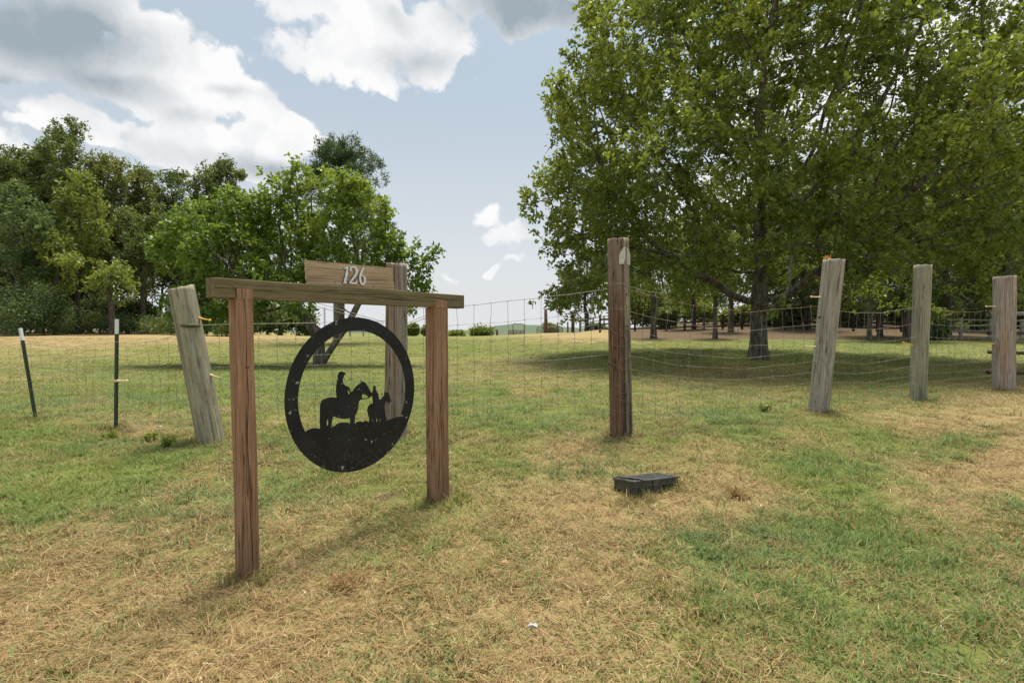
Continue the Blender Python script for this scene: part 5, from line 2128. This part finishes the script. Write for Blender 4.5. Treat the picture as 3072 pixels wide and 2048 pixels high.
def scatter(name, label, cat, meshes, pts, dry, hue, scale, zscale):
    n = len(pts)
    src = bpy.data.collections.new(name + '_source')
    for i, me in enumerate(meshes):
        src.objects.link(bpy.data.objects.new('%s_%02d' % (name, i), me))
    me = bpy.data.meshes.new(name)
    me.vertices.add(n)
    me.vertices.foreach_set('co', pts.astype(np.float32).ravel())
    for nm, arr in (('dry', dry), ('hue', hue)):
        a = me.attributes.new(nm, 'FLOAT', 'POINT')
        a.data.foreach_set('value', arr.astype(np.float32))
    a = me.attributes.new('rot', 'FLOAT_VECTOR', 'POINT')
    rot = np.stack([rng.normal(0, .10, n), rng.normal(0, .10, n), rng.uniform(0, 6.283, n)], -1)
    a.data.foreach_set('vector', rot.astype(np.float32).ravel())
    a = me.attributes.new('scl', 'FLOAT_VECTOR', 'POINT')
    a.data.foreach_set('vector', np.stack([scale, scale, zscale], -1).astype(np.float32).ravel())
    a = me.attributes.new('idx', 'INT', 'POINT')
    a.data.foreach_set('value', rng.integers(0, len(meshes), n).astype(np.int32))
    o = bpy.data.objects.new(name, me)
    col.objects.link(o)
    ng = bpy.data.node_groups.new(name, 'GeometryNodeTree')
    ng.interface.new_socket('Geometry', in_out='INPUT', socket_type='NodeSocketGeometry')
    ng.interface.new_socket('Geometry', in_out='OUTPUT', socket_type='NodeSocketGeometry')
    gi, go = ng.nodes.new('NodeGroupInput'), ng.nodes.new('NodeGroupOutput')
    ci = ng.nodes.new('GeometryNodeCollectionInfo')
    ci.inputs[0].default_value = src
    ci.inputs[1].default_value = True
    ci.inputs[2].default_value = True
    iop = ng.nodes.new('GeometryNodeInstanceOnPoints')
    iop.inputs['Pick Instance'].default_value = True

    def named(nm, t):
        nd = ng.nodes.new('GeometryNodeInputNamedAttribute')
        nd.data_type = t
        nd.inputs[0].default_value = nm
        return nd.outputs[0]
    ng.links.new(gi.outputs[0], iop.inputs['Points'])
    ng.links.new(ci.outputs[0], iop.inputs['Instance'])
    ng.links.new(named('idx', 'INT'), iop.inputs['Instance Index'])
    e2r = ng.nodes.new('FunctionNodeEulerToRotation')
    ng.links.new(named('rot', 'FLOAT_VECTOR'), e2r.inputs[0])
    ng.links.new(e2r.outputs[0], iop.inputs['Rotation'])
    ng.links.new(named('scl', 'FLOAT_VECTOR'), iop.inputs['Scale'])
    ng.links.new(iop.outputs[0], go.inputs[0])
    md = o.modifiers.new('scatter', 'NODES')
    md.node_group = ng
    tag(o, label, cat, None, 'stuff')
    return o


def wedge_points(y0, y1, dens, margin=.8):
    hw = lambda y: 1.0 * y + margin
    area = (y1 - y0) * (hw(y0) + hw(y1))
    n = int(area * dens)
    # sample y with probability proportional to the width
    u = rng.random(n * 2)
    y = y0 + (y1 - y0) * u
    keep = rng.random(n * 2) < hw(y) / hw(y1)
    y = y[keep][:n]
    x = rng.uniform(-1, 1, len(y)) * hw(y)
    return x, y


def vnoise(x, y, s, z=0.0):
    return np.array([mnoise.noise(Vector((a * s, b * s, z))) for a, b in zip(x, y)])


GB = mat_blade('grass_blade', 'grass')
SB_ = mat_blade('straw_blade', 'straw')
xs_, ys_, sc_ = [], [], []
for (y0, y1, dn, sc) in ((1.2, 3.2, 800, 1.0), (3.2, 5.5, 500, 1.1), (5.5, 9, 200, 1.35), (9, 15, 70, 2.0), (15, 32, 15, 3.4)):
    x, y = wedge_points(y0, y1, dn)
    xs_.append(x)
    ys_.append(y)
    sc_.append(np.full(len(x), sc))
x, y, sc = np.concatenate(xs_), np.concatenate(ys_), np.concatenate(sc_)
z = terrain(x, y)
dry = dry_at(x, y, z)
lit = litter_at(x, y)
n1 = vnoise(x, y, 1.6) * .9 + vnoise(x, y, 5.5, 3) * .9
dryv = np.clip(dry + n1 * .55, 0, 1)
hue = np.clip(.45 + vnoise(x, y, .8, 9) * .8 + (x > .8) * (y < 3.5) * .35, 0, 1)
thin = vnoise(x, y, 3.1, 5)
keep = (rng.random(len(x)) < np.clip(1.05 - dryv * .55 + thin * .4, .12, 1)) & (rng.random(len(x)) > lit * 1.05)
x, y, z, sc, dryv, hue = x[keep], y[keep], z[keep], sc[keep], dryv[keep], hue[keep]
hs = (1 + .55 * vnoise(x, y, 2.2, 31)) * np.clip(1.0 - dryv * .5, .4, 1.1) * rng.uniform(.6, 1.25, len(x)) * np.minimum(sc, 1.3) ** .5
# uncut fringe at the foot of everything that stands in the turf
fx, fy, fd = [], [], []
for (q_, rr_) in ((bA, .13), (bB, .14), (bC, .13), (bD, .17), (bE, .13), (bL, .15), (bT1, .04), (bT2, .04), (SA, .075), (SB, .075)):
    for _ in range(int(26 + rr_ * 160)):
        a_ = rnd.uniform(0, 6.283)
        r_ = rr_ + abs(rnd.gauss(0, .045))
        fx.append(q_.x + r_ * math.cos(a_))
        fy.append(q_.y + r_ * math.sin(a_))
bxc = G(1935, 1470)
for _ in range(70):
    fx.append(bxc.x + rnd.uniform(-.24, .28))
    fy.append(bxc.y + rnd.uniform(-.10, .06) + (fx[-1] - bxc.x) * .55 - .10)
fx, fy = np.array(fx), np.array(fy)
nf = len(fx)
x, y, z = np.concatenate([x, fx]), np.concatenate([y, fy]), np.concatenate([z, terrain(fx, fy)])
sc, dryv = np.concatenate([sc, np.full(nf, .8)]), np.concatenate([dryv, np.clip(rng.normal(.5, .2, nf), 0, 1)])
hue, hs = np.concatenate([hue, rng.uniform(.1, .8, nf)]), np.concatenate([hs, rng.uniform(.7, 1.7, nf)])
print('grass clumps', len(x))
scatter('grass', 'short mown grass blades covering the verge and the pasture', 'grass',
        [clump_mesh('grass', 100 + i, GB) for i in range(8)] + [clump_mesh('grass', 120 + i, GB, 1.5, 16, .05, 1.7) for i in range(2)], np.stack([x, y, z], -1), dryv, hue, sc * rng.uniform(.8, 1.2, len(x)), hs)

xs_, ys_, sc_ = [], [], []
for (y0, y1, dn, sc) in ((1.2, 3.2, 420, 1.0), (3.2, 5.5, 200, 1.1), (5.5, 9, 60, 1.4)):
    x, y = wedge_points(y0, y1, dn)
    xs_.append(x)
    ys_.append(y)
    sc_.append(np.full(len(x), sc))
x, y, sc = np.concatenate(xs_), np.concatenate(ys_), np.concatenate(sc_)
z = terrain(x, y)
dry = np.clip(dry_at(x, y, z) + (vnoise(x, y, 1.6) * .9 + vnoise(x, y, 5.5, 3) * .9) * .4, 0, 1)
keep = rng.random(len(x)) < np.clip((dry - .25) * 1.5, .04, 1)
x, y, z, sc, dry = x[keep], y[keep], z[keep], sc[keep], dry[keep]
print('straw clumps', len(x))
scatter('straw', 'dry cut straw lying matted over the turf', 'straw', [clump_mesh('straw', 200 + i, SB_, n=11, rad=.10) for i in range(8)],
        np.stack([x, y, z], -1), dry, dry, sc * rng.uniform(.8, 1.25, len(x)), np.full(len(x), 1.0))


# ------------------------------------------------------------------ fallen leaves
def fallen_leaves():
    mt = mat_plain('fallen_leaf', (.26, .13, .06), .8, 0, 3, .6)
    n = 900
    x = np.concatenate([rng.uniform(-3.5, 4.5, 40), rng.normal(OAK.x, 4.5, n)])
    y = np.concatenate([rng.uniform(2.5, 8, 40), rng.normal(OAK.y - 1.5, 4.5, n)])
    keep = y > 1.4
    x, y = x[keep], y[keep]
    c = np.stack([x, y, terrain(x, y) + .028], -1)
    d = rng.normal(0, 1, c.shape)
    d[:, 2] *= .25
    V, Fq, T = leaf_quads(c, d, .04, .0, 1, upb=2.5, wid=.6, jitter=.4)
    o = obj_np('fallen_leaves', V, Fq, mt)
    tag(o, 'small brown fallen leaves scattered over the grass', 'leaves', None, 'stuff')


fallen_leaves()
